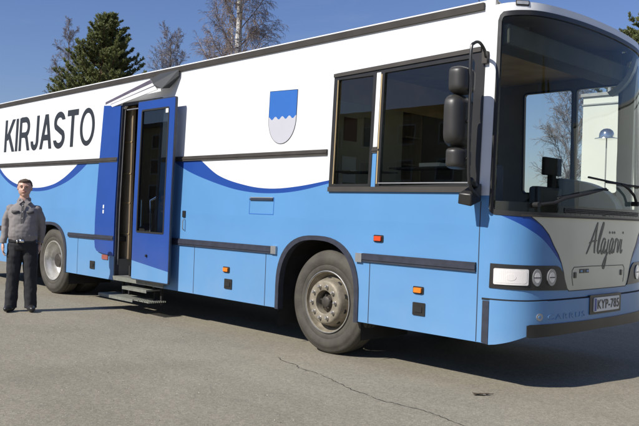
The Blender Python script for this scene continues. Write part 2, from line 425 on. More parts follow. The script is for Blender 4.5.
# headlamps (both ends)
def mir(poly, k): return poly if not k else [(STOT-a, b) for a, b in poly[::-1]]
for k in (0, 1):
    hl = part_empty('headlight', bus, FRONT(.4 if not k else STOT-.4, .95))
    P = [(.063,.845),(.885,.827),(.845,.90),(.81,.975),(.76,1.02),(.715,1.035),(.067,1.045)]
    mb = MB(); poly_sheet(mb, mir(P, k), FRONT, .008, -.01, 0, (), (.05,.06), .05, True); mb.build('housing', M_black, hl)
    L1 = rrect(.10,.877,.375,1.008,.012)
    mb = MB(); poly_sheet(mb, mir(L1, k), FRONT, .016, .0, 0, (), (.03,.03), .04, True); lo = mb.build('main_lamp', M_lamp, hl)
    mb = MB(); poly_sheet(mb, mir(rrect(.115,.892,.36,.994,.02),k), FRONT, .0175, .0155, 0, (), (.03,.03), .04, True); mb.build('lens_flutes', M_flute, lo)
    mb = MB(); poly_sheet(mb, mir([(.235+.04*math.cos(a*PI/10), .941+.028*math.sin(a*PI/10)) for a in range(20)],k), FRONT, .0195, .0170); mb.build('bulb_cover', M_flute, lo)
    for (c, rx, rz) in ((.46,.046,.070),(.637,.058,.070)):
        el = [(c+rx*math.cos(a*PI/14), .941+rz*math.sin(a*PI/14)) for a in range(28)]
        mb = MB(); poly_sheet(mb, mir(el, k), FRONT, .017, .004, 0, (), None, .05, True)
        el2 = [(c+rx*.62*math.cos(a*PI/10), .941+rz*.62*math.sin(a*PI/10)) for a in range(20)]
        poly_sheet(mb, mir(el2, k), FRONT, .0185, .017, 1, (), None, .05, True)
        mb.build('round_lamp', [M_lampd, M_lamp], hl)
        mb = MB(); poly_sheet(mb, mir([(c-.035,.937),(c+.035,.937),(c+.035,.944),(c-.035,.944)], k), FRONT, .020, .0185); mb.build('lamp_bar', M_blackm, hl)
# flap details
def frame_line(pts, wd, mapf, off, name, m, parent):
    mb = MB()
    for a, b in zip(pts, pts[1:]):
        d = Vector((b[0]-a[0], b[1]-a[1])); 
        if d.length < 1e-6: continue
        n = Vector((-d.y, d.x)).normalized()*wd/2
        poly_sheet(mb, [(a[0]-n.x,a[1]-n.y),(b[0]-n.x,b[1]-n.y),(b[0]+n.x,b[1]+n.y),(a[0]+n.x,a[1]+n.y)], mapf, off, off-.003, 0, (), None, .08)
    return mb.build(name, m, parent)
frame_line([(.975,.86),(.955,.93),(.955,.99),(.985,1.018),(1.3,1.022),(STOT-.985,1.018),(STOT-.955,.99),(STOT-.955,.93),(STOT-.975,.86)], .006, FRONT, .002, 'flap_seam', M_gutter, bus)
frame_line([(a, b) for a, b in FL[1:]]+[(STOT-a, b) for a, b in FL[:0:-1]], .007, FRONT, .002, 'flap_edge', M_gutter, bus)
for s0 in (1.0, STOT-1.03):
    mb = MB(); poly_sheet(mb, rrect(s0-.018,.925,s0+.018,.975,.005), FRONT, .008, 0); mb.build('flap_latch', M_black, bus)
mb = MB()
for a, b in ((1.075,1.13),(1.142,1.165),(1.18,1.235)):
    poly_sheet(mb, [(a,.965),(b,.965),(b,1.0),(a,1.0)], FRONT, .004, 0)
    if b-a > .03: poly_sheet(mb, [(a+.01,.975),(b-.008,.975),(b-.008,.99),(a+.01,.99)], FRONT, .006, .004, 1)
mb.build('badge', [M_letter, M_silver], bus)
# the name in tall brush script
def ribbon(mb, pts, wds, mapf, off, mi=0):
    """a flat brush stroke of varying width"""
    pts = [Vector(p) for p in pts]; Lf = []; Rt = []
    for i, p in enumerate(pts):
        d = (pts[min(i+1,len(pts)-1)]-pts[max(i-1,0)]).normalized(); n = Vector((-d.y, d.x))*wds[i]/2
        Lf.append(p+n); Rt.append(p-n)
    vs = [mapf(p.x, p.y, off) for p in Lf]+[mapf(p.x, p.y, off) for p in Rt]
    vb = [mapf(p.x, p.y, off-.0025) for p in Lf]+[mapf(p.x, p.y, off-.0025) for p in Rt]
    n = len(pts); fs = [(i, i+1, n+i+1, n+i) for i in range(n-1)]
    fs += [(i, i+1, 2*n+i+1, 2*n+i) for i in range(n-1)]+[(n+i, n+i+1, 3*n+i+1, 3*n+i) for i in range(n-1)]
    mb.add(vs+vb, fs, mi)
def spline(pts, n=6):
    out = []
    for i in range(len(pts)-1):
        p0, p1, p2, p3 = [Vector(pts[max(0, min(len(pts)-1, j))]) for j in (i-1, i, i+1, i+2)]
        for k in range(n):
            t = k/n; out.append(.5*((2*p1)+(p2-p0)*t+(2*p0-5*p1+4*p2-p3)*t*t+(-p0+3*p1-3*p2+p3)*t**3))
    out.append(Vector(pts[-1])); return [tuple(p) for p in out]
def script_name():
    mb = MB(); o_s, o_z, sc = 1.185, 1.135, .27       # baseline start, cap height .27
    sh = .20
    def st(pts, w=.018, thin=.35):
        p = spline([(o_s+x*sc+sh*y*sc, o_z+y*sc) for x, y in pts], 6)
        ws = [w*(thin+(1-thin)*math.sin(PI*(.12+.76*i/(len(p)-1)))) for i in range(len(p))]
        ribbon(mb, p, ws, FRONT, .0035)
    st([(0,-.02),(.18,.30),(.38,.72),(.52,1.02)], .020); st([(.52,1.02),(.50,.6),(.50,.25),(.54,0)], .026); st([(.10,.34),(.34,.40),(.62,.42)], .014)
    st([(.72,.05),(.74,.5),(.90,.95),(.96,1.0),(.94,.85),(.80,.4),(.76,.08),(.84,0),(.92,.10)], .020)
    st([(1.24,.44),(1.10,.48),(.98,.25),(1.02,.03),(1.12,.02),(1.24,.40),(1.20,.08),(1.28,.0),(1.36,.12)], .020)
    st([(1.46,.46),(1.42,.1),(1.42,-.25),(1.34,-.50),(1.24,-.42),(1.34,-.2),(1.52,.02)], .020); st([(1.47,.66),(1.49,.72)], .022, .8)
    st([(1.84,.44),(1.70,.48),(1.60,.25),(1.62,.03),(1.72,.02),(1.84,.42),(1.80,.08),(1.87,.0),(1.95,.12)], .020)
    st([(1.68,.66),(1.70,.72)], .022, .8); st([(1.84,.66),(1.86,.72)], .022, .8)
    st([(1.97,.0),(2.03,.46),(2.00,.34),(2.09,.47),(2.17,.44)], .020)
    st([(2.22,.46),(2.24,.06),(2.32,.10),(2.40,.47)], .020)
    st([(2.52,.46),(2.50,.1),(2.56,0),(2.64,.1)], .020); st([(2.55,.66),(2.57,.72)], .022, .8)
    return mb.build('script_lettering', M_letter, bus)
script_name()
# text helper: built-in font, mapped on a surface
def text_mesh(mb, txt, u0, u1, v0, v1, mapf, off, bold=0., mi=0, spacing=1.0, thick=.003):
    c = bpy.data.curves.new('t', 'FONT'); c.body = txt; c.size = 1; c.offset = bold; c.resolution_u = 6; c.space_character = spacing
    o = bpy.data.objects.new('t', c); COL.objects.link(o); bpy.context.view_layer.update()
    me = bpy.data.meshes.new_from_object(o); bpy.data.objects.remove(o); 
    xs = [v.co.x for v in me.vertices]; ys = [v.co.y for v in me.vertices]
    ax, bx, ay, by = min(xs), max(xs), min(ys), max(ys)
    f = lambda p: (u0+(p.x-ax)/(bx-ax)*(u1-u0), v0+(p.y-ay)/(by-ay)*(v1-v0))
    uv = [f(v.co) for v in me.vertices]; n = len(uv)
    vs = [mapf(u, v, off) for u, v in uv]; vb = [mapf(u, v, off-thick) for u, v in uv]
    fs = [tuple(p.vertices) for p in me.polygons]; cnt = {}
    for p in fs:
        for a, b in zip(p, p[1:]+p[:1]): cnt[(min(a,b),max(a,b))] = cnt.get((min(a,b),max(a,b)), 0)+1
    fs += [(a, b, n+b, n+a) for (a, b), k in cnt.items() if k == 1]
    mb.add(vs+vb, fs, mi); bpy.data.meshes.remove(me)
def arc(cx, cy, rx, ry, a0, a1, n=16): return [(cx+rx*math.cos(math.radians(a0+(a1-a0)*k/n)), cy+ry*math.sin(math.radians(a0+(a1-a0)*k/n))) for k in range(n+1)]
def stroke(pts, w):
    """outline polygon of a constant-width stroke with butt ends"""
    P = [Vector(p) for p in pts]; Lf = []; Rt = []
    for i in range(len(P)):
        d0 = (P[i]-P[i-1]).normalized() if i else (P[1]-P[0]).normalized(); d1 = (P[i+1]-P[i]).normalized() if i < len(P)-1 else d0
        m = Vector((-(d0+d1).y, (d0+d1).x)).normalized(); k = w/2/max(.4, m.dot(Vector((-d0.y, d0.x))))
        Lf.append(P[i]+m*k); Rt.append(P[i]-m*k)
    for i, d in ((0, (P[1]-P[0]).normalized()), (len(P)-1, (P[-1]-P[-2]).normalized())):      # cut the ends of slanted strokes level
        if abs(d.y) > .4:
            for Q in (Lf, Rt): Q[i] = Q[i]+d*((P[i].y-Q[i].y)/d.y)
    return [tuple(p) for p in Lf+Rt[::-1]]
GW = .165
GLYPH = {
 'K': (.66, [[(0+.07,0),(.07,1)], [(.13,.36),(.60,1.0)], [(.27,.56),(.63,0)]]),
 'I': (.14, [[(.07,0),(.07,1)]]),
 'R': (.68, [[(.07,0),(.07,1)], [(.07,.935)]+arc(.38,.705,.215,.23,90,-90,12)+[(.07,.475)], [(.36,.47),(.46,.42),(.52,.28),(.63,0)]]),
 'J': (.46, [[(.39,1),(.39,.28)]+arc(.225,.26,.165,.195,0,-180,12)]),
 'A': (.70, [[(.065,0),(.335,1.0)], [(.635,0),(.365,1.0)], [(.16,.33),(.54,.33)]]),
 'S': (.64, [arc(.32,.72,.235,.215,18,90,7)+arc(.32,.72,.245,.215,90,215,9)[1:]+[(.32,.50)]+arc(.32,.275,.25,.215,38,-90,10)+arc(.32,.275,.25,.215,-90,-165,7)[1:]]),
 'T': (.60, [[(.30,0),(.30,.94)], [(0,.935),(.60,.935)]]),
 'O': (.76, [arc(.38,.5,.31,.435,90,450,40)]),
}
def letters():
    mb = MB(); tot = sum(GLYPH[c][0] for c in 'KIRJASTO')+.11*7; X0, X1, ZA, ZB = -8.10, -4.875, 2.285, 2.845
    x = 0; sx = (X1-X0)/tot; sz = ZB-ZA
    for c in 'KIRJASTO':
        w, sts = GLYPH[c]
        for k, s in enumerate(sts):
            o = .0030+.0004*k; poly = stroke(s, GW)
            if c == 'O':
                n = len(s)-1; mapf = lambda u, v, off: SIDE(X0+(x+u)*sx, ZA+v*sz, off)
                out = arc(.38,.5,.38,.505,0,360,40)[:-1]; inn = arc(.38,.5,.245,.37,0,360,40)[:-1]
                mb.add([mapf(u,v,o) for u,v in out]+[mapf(u,v,o) for u,v in inn], [(i,(i+1)%40,40+(i+1)%40,40+i) for i in range(40)])
                continue
            n = len(poly)//2; vs = [SIDE(X0+(x+u)*sx, ZA+v*sz, o) for u, v in poly]
            mb.add(vs, [(i, i+1, 2*n-2-i, 2*n-1-i) for i in range(n-1)])
        x += w+.11
    return mb.build('lettering', M_letter, bus)
letters()
mb = MB(); text_mesh(mb, 'CARRUS', .60, 1.17, .588, .634, FRONT, .018, .0, 0, 1.25); mb.build('maker_lettering', M_silver, bus)
mb = MB(); poly_sheet(mb, [(.498+.036*math.cos(a*PI/8), .617+.030*math.sin(a*PI/8)) for a in range(16)], FRONT, .019, .012)
poly_sheet(mb, [(.498+.018*math.cos(a*PI/3), .617+.015*math.sin(a*PI/3)) for a in range(6)], FRONT, .022, .019, 1); mb.build('emblem', [M_alu, M_lblue], bus)
# number plate
mb = MB(); poly_sheet(mb, rrect(1.24,.595,1.86,.765,.012), FRONT, .022, .0); pl = mb.build('plate_holder', M_black, bus)
mb = MB(); poly_sheet(mb, rrect(1.305,.617,1.805,.742,.012), FRONT, .030, .020); pt = mb.build('number_plate', M_plate, bus)
mb = MB(); poly_sheet(mb, [(1.312,.624),(1.347,.624),(1.347,.735),(1.312,.735)], FRONT, .0315, .0305, 1)
text_mesh(mb, 'KYP-785', 1.365, 1.795, .638, .722, FRONT, .033, .014, 0, 1.1, .002); 
c_ = mb.build('plate_number', [M_letter, M_eu], pt)
# roof
def outline(z_side_fn, ztop_f):
    pts = []
    for i in range(40): x = X_REAR+(X_F-X_REAR)*i/40; pts.append((x, tumble(3.2), G(x)+.08, 0))
    for i in range(41):
        s = STOT*i/40; p = FRONT(s, cap_top(s)); 
        e = min(1, s/.25, (STOT-s)/.25); z = (G(X_F)+.08)*(1-e)+cap_top(s)*e
        pts.append((p[0], p[1], cap_top(s) if 0 < i < 40 else G(X_F)+.08, 1))
    for i in range(40, -1, -1): x = X_REAR+(X_F-X_REAR)*i/40-.001; pts.append((x, W_-tumble(3.2), G(x)+.08, 0))
    return pts
ol = outline(None, None)
mb = MB(); rings = []
for d, h in ((0,0),(.012,.004),(.04,.008),(.12,.016),(.4,.05),(.85,.09)):
    rings.append([(max(X_REAR, min(x-d*.9, x)) if fr else x, y+(d if y < 1.25 else -d)*min(1, abs(y-1.25)/1.0), z+h) for x, y, z, fr in ol])
vs = [p for r in rings for p in r]; n = len(ol)
mb.add(vs, [(i*n+k, i*n+k+1, (i+1)*n+k+1, (i+1)*n+k) for i in range(len(rings)-1) for k in range(n-1)], 0, True)
last = (len(rings)-1)*n
mb.add([rings[-1][k] for k in range(n)], [(k, k+1, n-2-k, n-1-k) for k in range(n//2-1)], 0, True)
mb.build('roof', M_white, bus, 50)
# gutter along the kerb side: dark channel below the white roof edge
mb = MB()
xs = [X_REAR+(1.76-X_REAR)*i/30 for i in range(31)]
ya, yb = tumble(3.15)-.022, tumble(3.15)+.0
vs = []
for x in xs: vs += [(x, ya, G(x)), (x, ya-.006, G(x)+.058), (x, yb+.03, G(x)+.058), (x, yb+.03, G(x))]
mb.add(vs, [(4*i+k, 4*i+(k+1) % 4, 4*i+4+(k+1) % 4, 4*i+4+k) for i in range(30) for k in range(4)]+[(0,1,2,3),(120,121,122,123)])
mb.build('gutter', M_gutter, bus)
# rub rails
def rail(x0, x1, z0, z1, th=.018, m=M_trim, ends=True, name='rub_rail', zs=0.):
    mb = MB(); poly_sheet(mb, [(x0,z0),(x1,z0+zs),(x1,z1+zs),(x0,z1)], SIDE, th, -.001, 0, (), None, .5)
    poly_sheet(mb, [(x0,z0+.02),(x1,z0+.02+zs),(x1,z1-.02+zs),(x0,z1-.02)], SIDE, th+.007, th-.002, 0, (), None, .5)
    o = mb.build(name, m, bus)
    return o
rail(X_REAR, -4.63, 2.02, 2.085, m=M_gutter); rail(-4.64, -4.12, 2.02, 2.085, .034, m=M_gutter); rail(-3.03, -.025, 1.992, 2.05, m=M_gutter)
rail(.575, .66, 1.992, 2.05, .008, M_gutter)
rail(-5.50, -4.65, .925, .99); rail(-4.66, -4.12, .93, .995, .036); rail(X_REAR, -6.80, .925, 1.0); rail(-2.98, -.76, .955, 1.035); rail(.52, 1.795, .962, 1.042)
for x in (-.80, .44): 
    mb = MB(); poly_sheet(mb, [(x,.955),(x+.08,.955),(x+.08,1.04),(x,1.04)], SIDE, .026, 0); mb.build('rail_end_cap', M_alu, bus)
# panel seams of the skirt
for x in (-2.23, -.90, .61, 1.815, -5.2):
    mb = MB(); poly_sheet(mb, [(x-.004,Z0+.004),(x+.004,Z0+.004),(x+.004,1.55 if x == 1.815 else .955),(x-.004,1.55 if x == 1.815 else .955)], SIDE, .0015, -.002); mb.build('panel_seam', M_trim, bus)
for a, b in ((-1.62,2.07),(-4.9,2.1)):
    mb = MB(); poly_sheet(mb, [(a-.0015,b),(a+.0015,b),(a+.0015,G(a)-.01),(a-.0015,G(a)-.01)], SIDE, .001, -.002); mb.build('panel_seam', M_grey, bus)
# wheel arch lips and wells
for A, cx, hw in ((ARCH_F, -.12, .60), (ARCH_R, -6.15, .60)):
    inn = [(cx+(x-cx)*.915, z-.045 if z > .63 else z) for x, z in A]
    A2 = [(x, max(z, Z0-.01)) for x, z in A]; I2 = [(x, max(z, Z0-.01)) for x, z in inn]
    mb = MB(); poly_sheet(mb, A2+I2[::-1], SIDE, .012, -.06, 0, (), None, .1); ar = mb.build('wheel_arch', M_trim, bus)
    for ys in ((.045, .75), (W_-.045, W_-.75)):
        mb = MB(); n = len(A)
        vs = [(x, ys[0], z) for x, z in A]+[(x, ys[1], z) for x, z in A]
        fs = [(i, i+1, n+i+1, n+i) for i in range(n-1)]+[tuple(range(n, 2*n))]
        mb.add(vs, fs); mb.build('wheel_well', M_under, bus)
# underbody: floor, cross members, axles, tanks
mb = MB(); mb.box((X_REAR+.02, .05, .92), (-6.80, W_-.05, .99)); mb.box((-5.5, .05, .92), (-4.1, W_-.05, .99)); mb.box((-3.0, .05, .92), (-.76, W_-.05, .99)); mb.box((-4.1,.9,.92),(-3.0,W_-.05,.99)); mb.box((.50,.05,.92),(1.85,W_-.05,.99)); mb.box((-6.8,.76,.98),(-5.5,W_-.76,1.04)); mb.box((-.76,.76,.98),(.50,W_-.76,1.04))
mb.box((-6.85,.06,1.20),(-5.45,W_-.06,1.23)); mb.box((-.8,.06,1.25),(.55,W_-.06,1.28))
mb.build('floor', M_under, bus)
mb = MB(); mb.box((-9.5,.6,.45),(-7.2,1.9,.92)); mb.box((-5.0,.9,.50),(-4.3,2.3,.92)); mb.box((-2.8,.25,.48),(-1.1,.9,.90)); mb.box((-2.6,1.5,.48),(-.9,2.35,.90)); mb.box((.65,.4,.5),(1.8,2.1,.88))
mb.box((-8,.85,.7),(1.6,.95,.93)); mb.box((-8,1.55,.7),(1.6,1.65,.93))
mb.tube([(0,.3,.5),(0,2.2,.5)], .07, 10); mb.tube([(-6.15,.3,.52),(-6.15,2.2,.52)], .11, 12); mb.lathe([(.0,-.22),(.15,-.2),(.24,-.08),(.26,0),(.24,.08),(.15,.2),(0,.22)], (-6.15,1.25,.5), 'x', 16)
mb.build('chassis', M_under, bus)
# fuel hatch etc.
def plate_(x0, z0, x1, z1, name, m, off=.006, r=.008, label=None, parent=bus, back=-.002):
    mb = MB(); poly_sheet(mb, rrect(x0,z0,x1,z1,r), SIDE, off, back); o = mb.build(name, m, parent)
    if label: o['label'] = label
    return o
for cx, cz in ((-4.74,.555),(-1.55,.565),(1.205,.59)):
    a = plate_(cx-.062, cz-.058, cx+.075, cz+.055, 'skirt_latch', M_black, .010)
    plate_(cx-.035, cz-.03, cx+.045, cz+.02, 'grip', M_blackm, .016, .004, parent=a, back=.009)
for cx, cz, m, lb in ((-1.585,.725,M_orange,'orange side marker lamp'),(1.20,.755,M_orange,'orange side marker lamp low on the front skirt'),(.71,1.19,M_red,'reddish side marker lamp above the rail')):
    a = plate_(cx-.058, cz-.032, cx+.058, cz+.032, 'lamp_base', M_black, .010, .01)
    plate_(cx-.042, cz-.022, cx+.042, cz+.022, 'side_marker', m, .026, .008, lb, parent=a, back=.009)
# small service hatch under the shield
hx0, hx1, hz0, hz1 = -1.215, -.805, 1.375, 1.555
frame_line([(hx0,hz0),(hx1,hz0),(hx1,hz1),(hx0,hz1),(hx0,hz0)], .007, SIDE, .002, 'service_hatch', M_sblue, bus)
plate_(hx0+.01, hz1-.028, hx1-.01, hz1-.012, 'hatch_handle', M_trim, .016, .003); plate_(hx0+.01, hz1-.005, hx1-.01, hz1+.006, 'hatch_hinge', M_alu, .012, .002)
# coat of arms shield
SH = [(-.965,2.715),(-.965,2.42)]+[(-.7425-.2225*math.cos(a*PI/24), 2.42-.285*math.sin(a*PI/24)**.9) for a in range(1,24)]+[(-.52,2.42),(-.52,2.70)]
def wavy(x): return 2.415+.016*math.cos((x+.965)/.445*2*PI*4)
sh_line = [(-.97+.46*i/60, wavy(-.97+.46*i/60)) for i in range(61)]
mb = MB(); cut_sheet(mb, [SH], [sh_line], lambda u, v: -1 if not inside(SH, u, v) else (0 if v > wavy(u) else 1), SIDE, .005, -.001, None, .05)
mb.build('shield_emblem', [M_sblue, M_grey], bus)
frame_line(SH+[SH[0]], .004, SIDE, .006, 'shield_border', M_letter, bus)

# --- side windows
wf = part_empty('side_window', bus, (.9, 0, 1.65))
OUTW = rrect(.02, 1.625, 1.79, 2.855, (.02,.06,.03,.01))
OUTW = [(x, z-.05*(1.79-x)/1.77 if z > 2.5 else z) for x, z in OUTW]
pil = [(.578,1.60),(.655,1.60),(.655,2.775),(.578,2.775)]
WI1 = [(x, z) for x, z in rrect(.068, 1.70, .545, 2.735, (.01,.01,.03,.01))]
WI2 = [(x, z-.02*(1.7-x)) for x, z in rrect(.685, 1.70, 1.69, 2.765, (.03,.05,.01,.01))]
PIL = [(.575,1.66),(.635,1.66),(.640,2.762),(.580,2.762)]
mb = MB(); cut_sheet(mb, [OUTW, WI1, WI2, PIL], [], lambda u, v: 0 if inside(OUTW,u,v) and not (inside(WI1,u,v) or inside(WI2,u,v) or inside(PIL,u,v)) else -1, SIDE, .008, -.03, None, .2)
mb.build('frame', M_black, wf)
mb = MB(); poly_sheet(mb, [(.02,1.625),(1.79,1.625),(1.79,1.672),(.02,1.672)], SIDE, .022, .0); mb.build('sill_rail', M_gutter, wf)
mb = MB(); poly_sheet(mb, [(.02,2.765),(1.75,2.81),(1.75,2.85),(.02,2.80)], SIDE, .020, .0); mb.build('top_rail', M_gutter, wf)
for q, w in ((.648,.012),(.074,.008)):
    mb = MB(); poly_sheet(mb, [(q,1.70),(q+w,1.70),(q+w,2.735),(q,2.735)], SIDE, .012, .0); mb.build('glass_edge', M_ceil, wf)
mb = MB(); poly_sheet(mb, [(.67,1.702),(1.70,1.702),(1.70,1.712),(.67,1.712)], SIDE, .011, .0); mb.build('glass_edge', M_alu, wf)
for h in (WI1, WI2):
    mb = MB(); poly_sheet(mb, h, SIDE, -.012, -.016); mb.build('pane', M_glass, wf)
mb = MB(); poly_sheet(mb, [(1.60,1.71),(1.69,1.71),(1.685,2.74),(1.615,2.74)], SIDE, -.02, -.05); mb.build('inner_pillar', M_intgrey, wf)

# --- door: fixed blue panel, frame, open sliding leaf, steps, hatch flap above
PAN = [(-4.585,2.835),(-4.635,1.9),(-4.655,1.16),(-4.65,.90),(-4.63,.81),(-4.58,.765),(-4.50,.75),(-4.11,.715),(-4.11,2.80)]
mb = MB(); poly_sheet(mb, PAN, SIDE, .030, -.001, 0, (), None, .3); pn = mb.build('fixed_door_panel', M_rblue, bus)
for z in (1.30, 1.37):
    mb = MB(); poly_sheet(mb, rrect(-4.435,z,-4.405,z+.05,.006), SIDE, .034, .029); mb.build('sticker', M_paper, pn)
mb = MB(); poly_sheet(mb, rrect(-4.46,.655,-4.29,.72,.01), SIDE, .012, -.001); o = mb.build('side_marker', mat('dull_red_lens', (.30,.09,.07), .4), bus); o['label'] = 'dull red marker lamp under the blue door panel'
mb = MB()
DO = rrect(-4.115, Z0-.01, -3.07, 2.835, (.0,.05,.05,.0)); DI = rrect(-4.088, .25, -3.12, 2.79, (.0,.05,.05,.0))
cut_sheet(mb, [DO, DI], [], lambda u, v: 0 if inside(DO,u,v) and not inside(DI,u,v) and v > Z0-.01 else -1, SIDE, .010, -.05, None, .3)
df = mb.build('door_frame', M_trim, bus)
mb = MB(); poly_sheet(mb, [(-4.075,.6),(-4.064,.6),(-4.064,2.745),(-4.075,2.745)], SIDE, -.02, -.026); poly_sheet(mb, [(-4.035,2.735),(-3.07,2.735),(-3.07,2.747),(-4.035,2.747)], SIDE, -.02, -.05)
mb.build('edge_strip', M_alu, df)
# leaf
LY = .135
def LEAF(x, z, off=0.): return (x+.012*(1.6-z)*0, -LY+tumble(z)*.6-off, z)
LX0, LX1, LZ0, LZ1 = -3.44, -2.585, .475, 2.775
leaf = part_empty('door_leaf', bus, ((LX0+LX1)/2, -LY, LZ0))
LO = rrect(LX0, LZ0, LX1, LZ1, .02); LG = rrect(LX0+.085, 1.075, LX1-.12, LZ1-.105, .03)
mb = MB(); 
def lp(u, v):
    if not inside(LO,u,v) or inside(LG,u,v): return -1
    if v < .71-(u-LX0)*.105: return 1
    return 0
cut_sheet(mb, [LO, LG], [[(LX0,.71),(LX1,.71-(LX1-LX0)*.105)]], lp, LEAF, 0, -.035, None, .3); mb.build('leaf_frame', [M_rblue, M_lblue], leaf)
mb = MB(); LS = inset(LG, .022)
cut_sheet(mb, [LG, LS], [], lambda u, v: 0 if inside(LG,u,v) and not inside(LS,u,v) else -1, LEAF, .003, -.02, None, .3); mb.build('glass_seal', M_blackm, leaf)
mb = MB(); poly_sheet(mb, LG, LEAF, -.012, -.018); mb.build('pane', M_dglass, leaf)
mb = MB(); E1 = rrect(LX0-.012, LZ0-.012, LX1+.012, LZ1+.012, .025)
cut_sheet(mb, [E1, LO], [], lambda u, v: 0 if inside(E1,u,v) and not inside(LO,u,v) else -1, LEAF, -.004, -.03, None, .3); mb.build('edge_seal', M_trim, leaf)
mb = MB(); poly_sheet(mb, [(LX1-.20,2.595),(LX1-.125,2.595),(LX1-.125,2.655),(LX1-.20,2.655)], LEAF, .002, -.004); mb.build('sticker', M_paper, leaf)
mb = MB(); mb.lathe([(0,-.02),(.014,-.02),(.018,-.005),(.018,.0)], (-3.08,-LY-.001,.79), 'y', 16); mb.build('lock', M_black, leaf)
mb = MB(); mb.tube([(-3.42,-LY+.06,1.5),(-3.42,-LY+.10,1.5),(-3.42,-LY+.10,1.15),(-3.42,-LY+.06,1.15)], .012, 8); mb.build('inner_handle', M_chrome, leaf)
for z in (.62, 2.72):
    mb = MB(); mb.tube([(-2.75,-LY+.05,z),(-2.95,-.03,z+.01),(-3.08,.04,z+.01)], .018, 8); mb.build('hinge_arm', M_trim, leaf)
plate_(-2.50,1.30,-2.44,1.38,'latch_plate',M_black,.012); 
mb = MB(); mb.tube([(-2.45,-.01,1.28),(-2.45,-.035,1.26),(-2.45,-.035,1.16),(-2.45,-.01,1.14)], .006, 6); mb.build('latch_hook', M_alu, bus)
# stairwell and interior behind the door
mb = MB()
mb.box((-4.06,.02,.43),(-3.05,.9,.455)); mb.box((-4.06,.45,.455),(-3.05,.90,.66)); mb.box((-4.06,.50,.66),(-3.05,.90,.68)); mb.box((-4.06,.9,.68),(-3.05,.92,.99))
mb.build('inner_step', M_intgrey, bus)
mb = MB(); mb.box((-4.12,.02,.40),(-4.095,.9,.68)); mb.build('stairwell_wall', M_intgrey, bus)
mb = MB(); mb.box((-3.045,.02,.40),(-3.02,.9,.99)); mb.build('stairwell_wall', M_intgrey, bus)
# wooden cabinet seen in the doorway
cab = part_empty('bookshelf', bus, (-3.9, .35, .95))
mb = MB(); mb.box((-4.9,.16,.68),(-4.03,.20,2.95)); mb.build('end_panel', wood('dark_veneer', (.27,.20,.12), (.42,.33,.21)), cab)
mb = MB(); mb.box((-5.2,1.0,.68),(-4.2,1.04,2.98)); mb.box((-4.2,.92,.68),(-2.6,.96,1.62)); mb.box((-4.2,1.35,.99),(-2.6,1.39,2.95))
for z in (1.62, 1.92, 2.22, 2.52): mb.box((-4.2,.92,z),(-2.6,1.35,z+.025))
mb.box((-4.22,.92,.99),(-4.19,1.35,2.95)); mb.box((-3.5,.925,1.65),(-3.48,1.35,2.95))
mb.build('cabinet', M_wood, cab)
for z in (1.02,1.45,1.86,2.3):
    mb = MB(); mb.box((-4.9,.152,z),(-4.03,.1595,z+.016)); mb.build('cabinet_groove', M_ceil, cab)
for z in (.75,1.02,1.32): 
    mb = MB(); mb.box((-4.2,.908,z),(-2.6,.9195,z+.018)); mb.build('cabinet_groove', M_blackm, cab)
mb = [MB() for _ in M_book]; x = -4.15
for z in (1.645, 1.945, 2.245, 2.545):
    x = -4.15
    while x < -2.65:
        w = random.uniform(.02,.05); h = random.uniform(.17,.25)
        if random.random() < .93 and not -3.53 < x < -3.45: mb[random.randrange(5)].box((x,.96+random.uniform(0,.03),z),(x+w-.003,1.2,z+h))
        x += w
for k, m in enumerate(mb): m.build('books', M_book[k], cab)['kind'] = 'stuff'
# far shelving
mb = MB()
for x0 in (-8.5,-7.3,-6.1,-4.9,-3.0,-1.9):
    for z in (1.0,1.35,1.7,2.05,2.4,2.75): mb.box((x0,2.1,z),(x0+1.15,2.42,z+.02))
    mb.box((x0,2.1,1.0),(x0+.02,2.42,2.78)); mb.box((x0,2.41,1.0),(x0+1.15,2.43,2.78))
mb.build('far_shelves', M_wood, cab)
# handrail end seen as a bright dot
mb = MB(); mb.tube([(-3.62,.25,1.0),(-3.60,.22,1.5),(-3.45,.35,1.62)], .016, 8); mb.build('handrail', M_chrome, bus)
# outer folding steps
st = part_empty('folding_step', bus, (-3.7, -.1, .2))
mb = MB(); mb.box((-4.05,-.06,.435),(-2.80,.03,.455)); mb.box((-4.05,-.06,.40),(-2.80,-.045,.435)); mb.build('sill', M_steel, st)
mb = MB(); mb.box((-3.72,-.10,.325),(-3.12,.13,.345)); mb.box((-3.72,-.10,.305),(-3.12,-.09,.325)); mb.build('tread', M_steel, st)
mb = MB(); mb.box((-4.30,-.13,.188),(-3.40,.13,.203)); mb.box((-4.30,-.13,.162),(-3.40,-.12,.188)); mb.build('tread', M_steel, st)
mb = MB()
for i in range(9): mb.box((-3.39,-.12+.03*i,.188),(-3.0,-.112+.03*i,.203))
for i in range(4): mb.box((-3.39+.12*i,-.13,.186),(-3.378+.12*i,.13,.205))
mb.build('tread_grating', M_steel, st)
for x in (-4.0,-3.2):
    mb = MB(); mb.box((x,.06,.19),(x+.03,.09,.44)); mb.box((x+.03,.065,.42),(x+.13,.13,.44)); mb.box((x+.1,.1,.15),(x+.13,.13,.6)); mb.build('step_hanger', M_under, st)
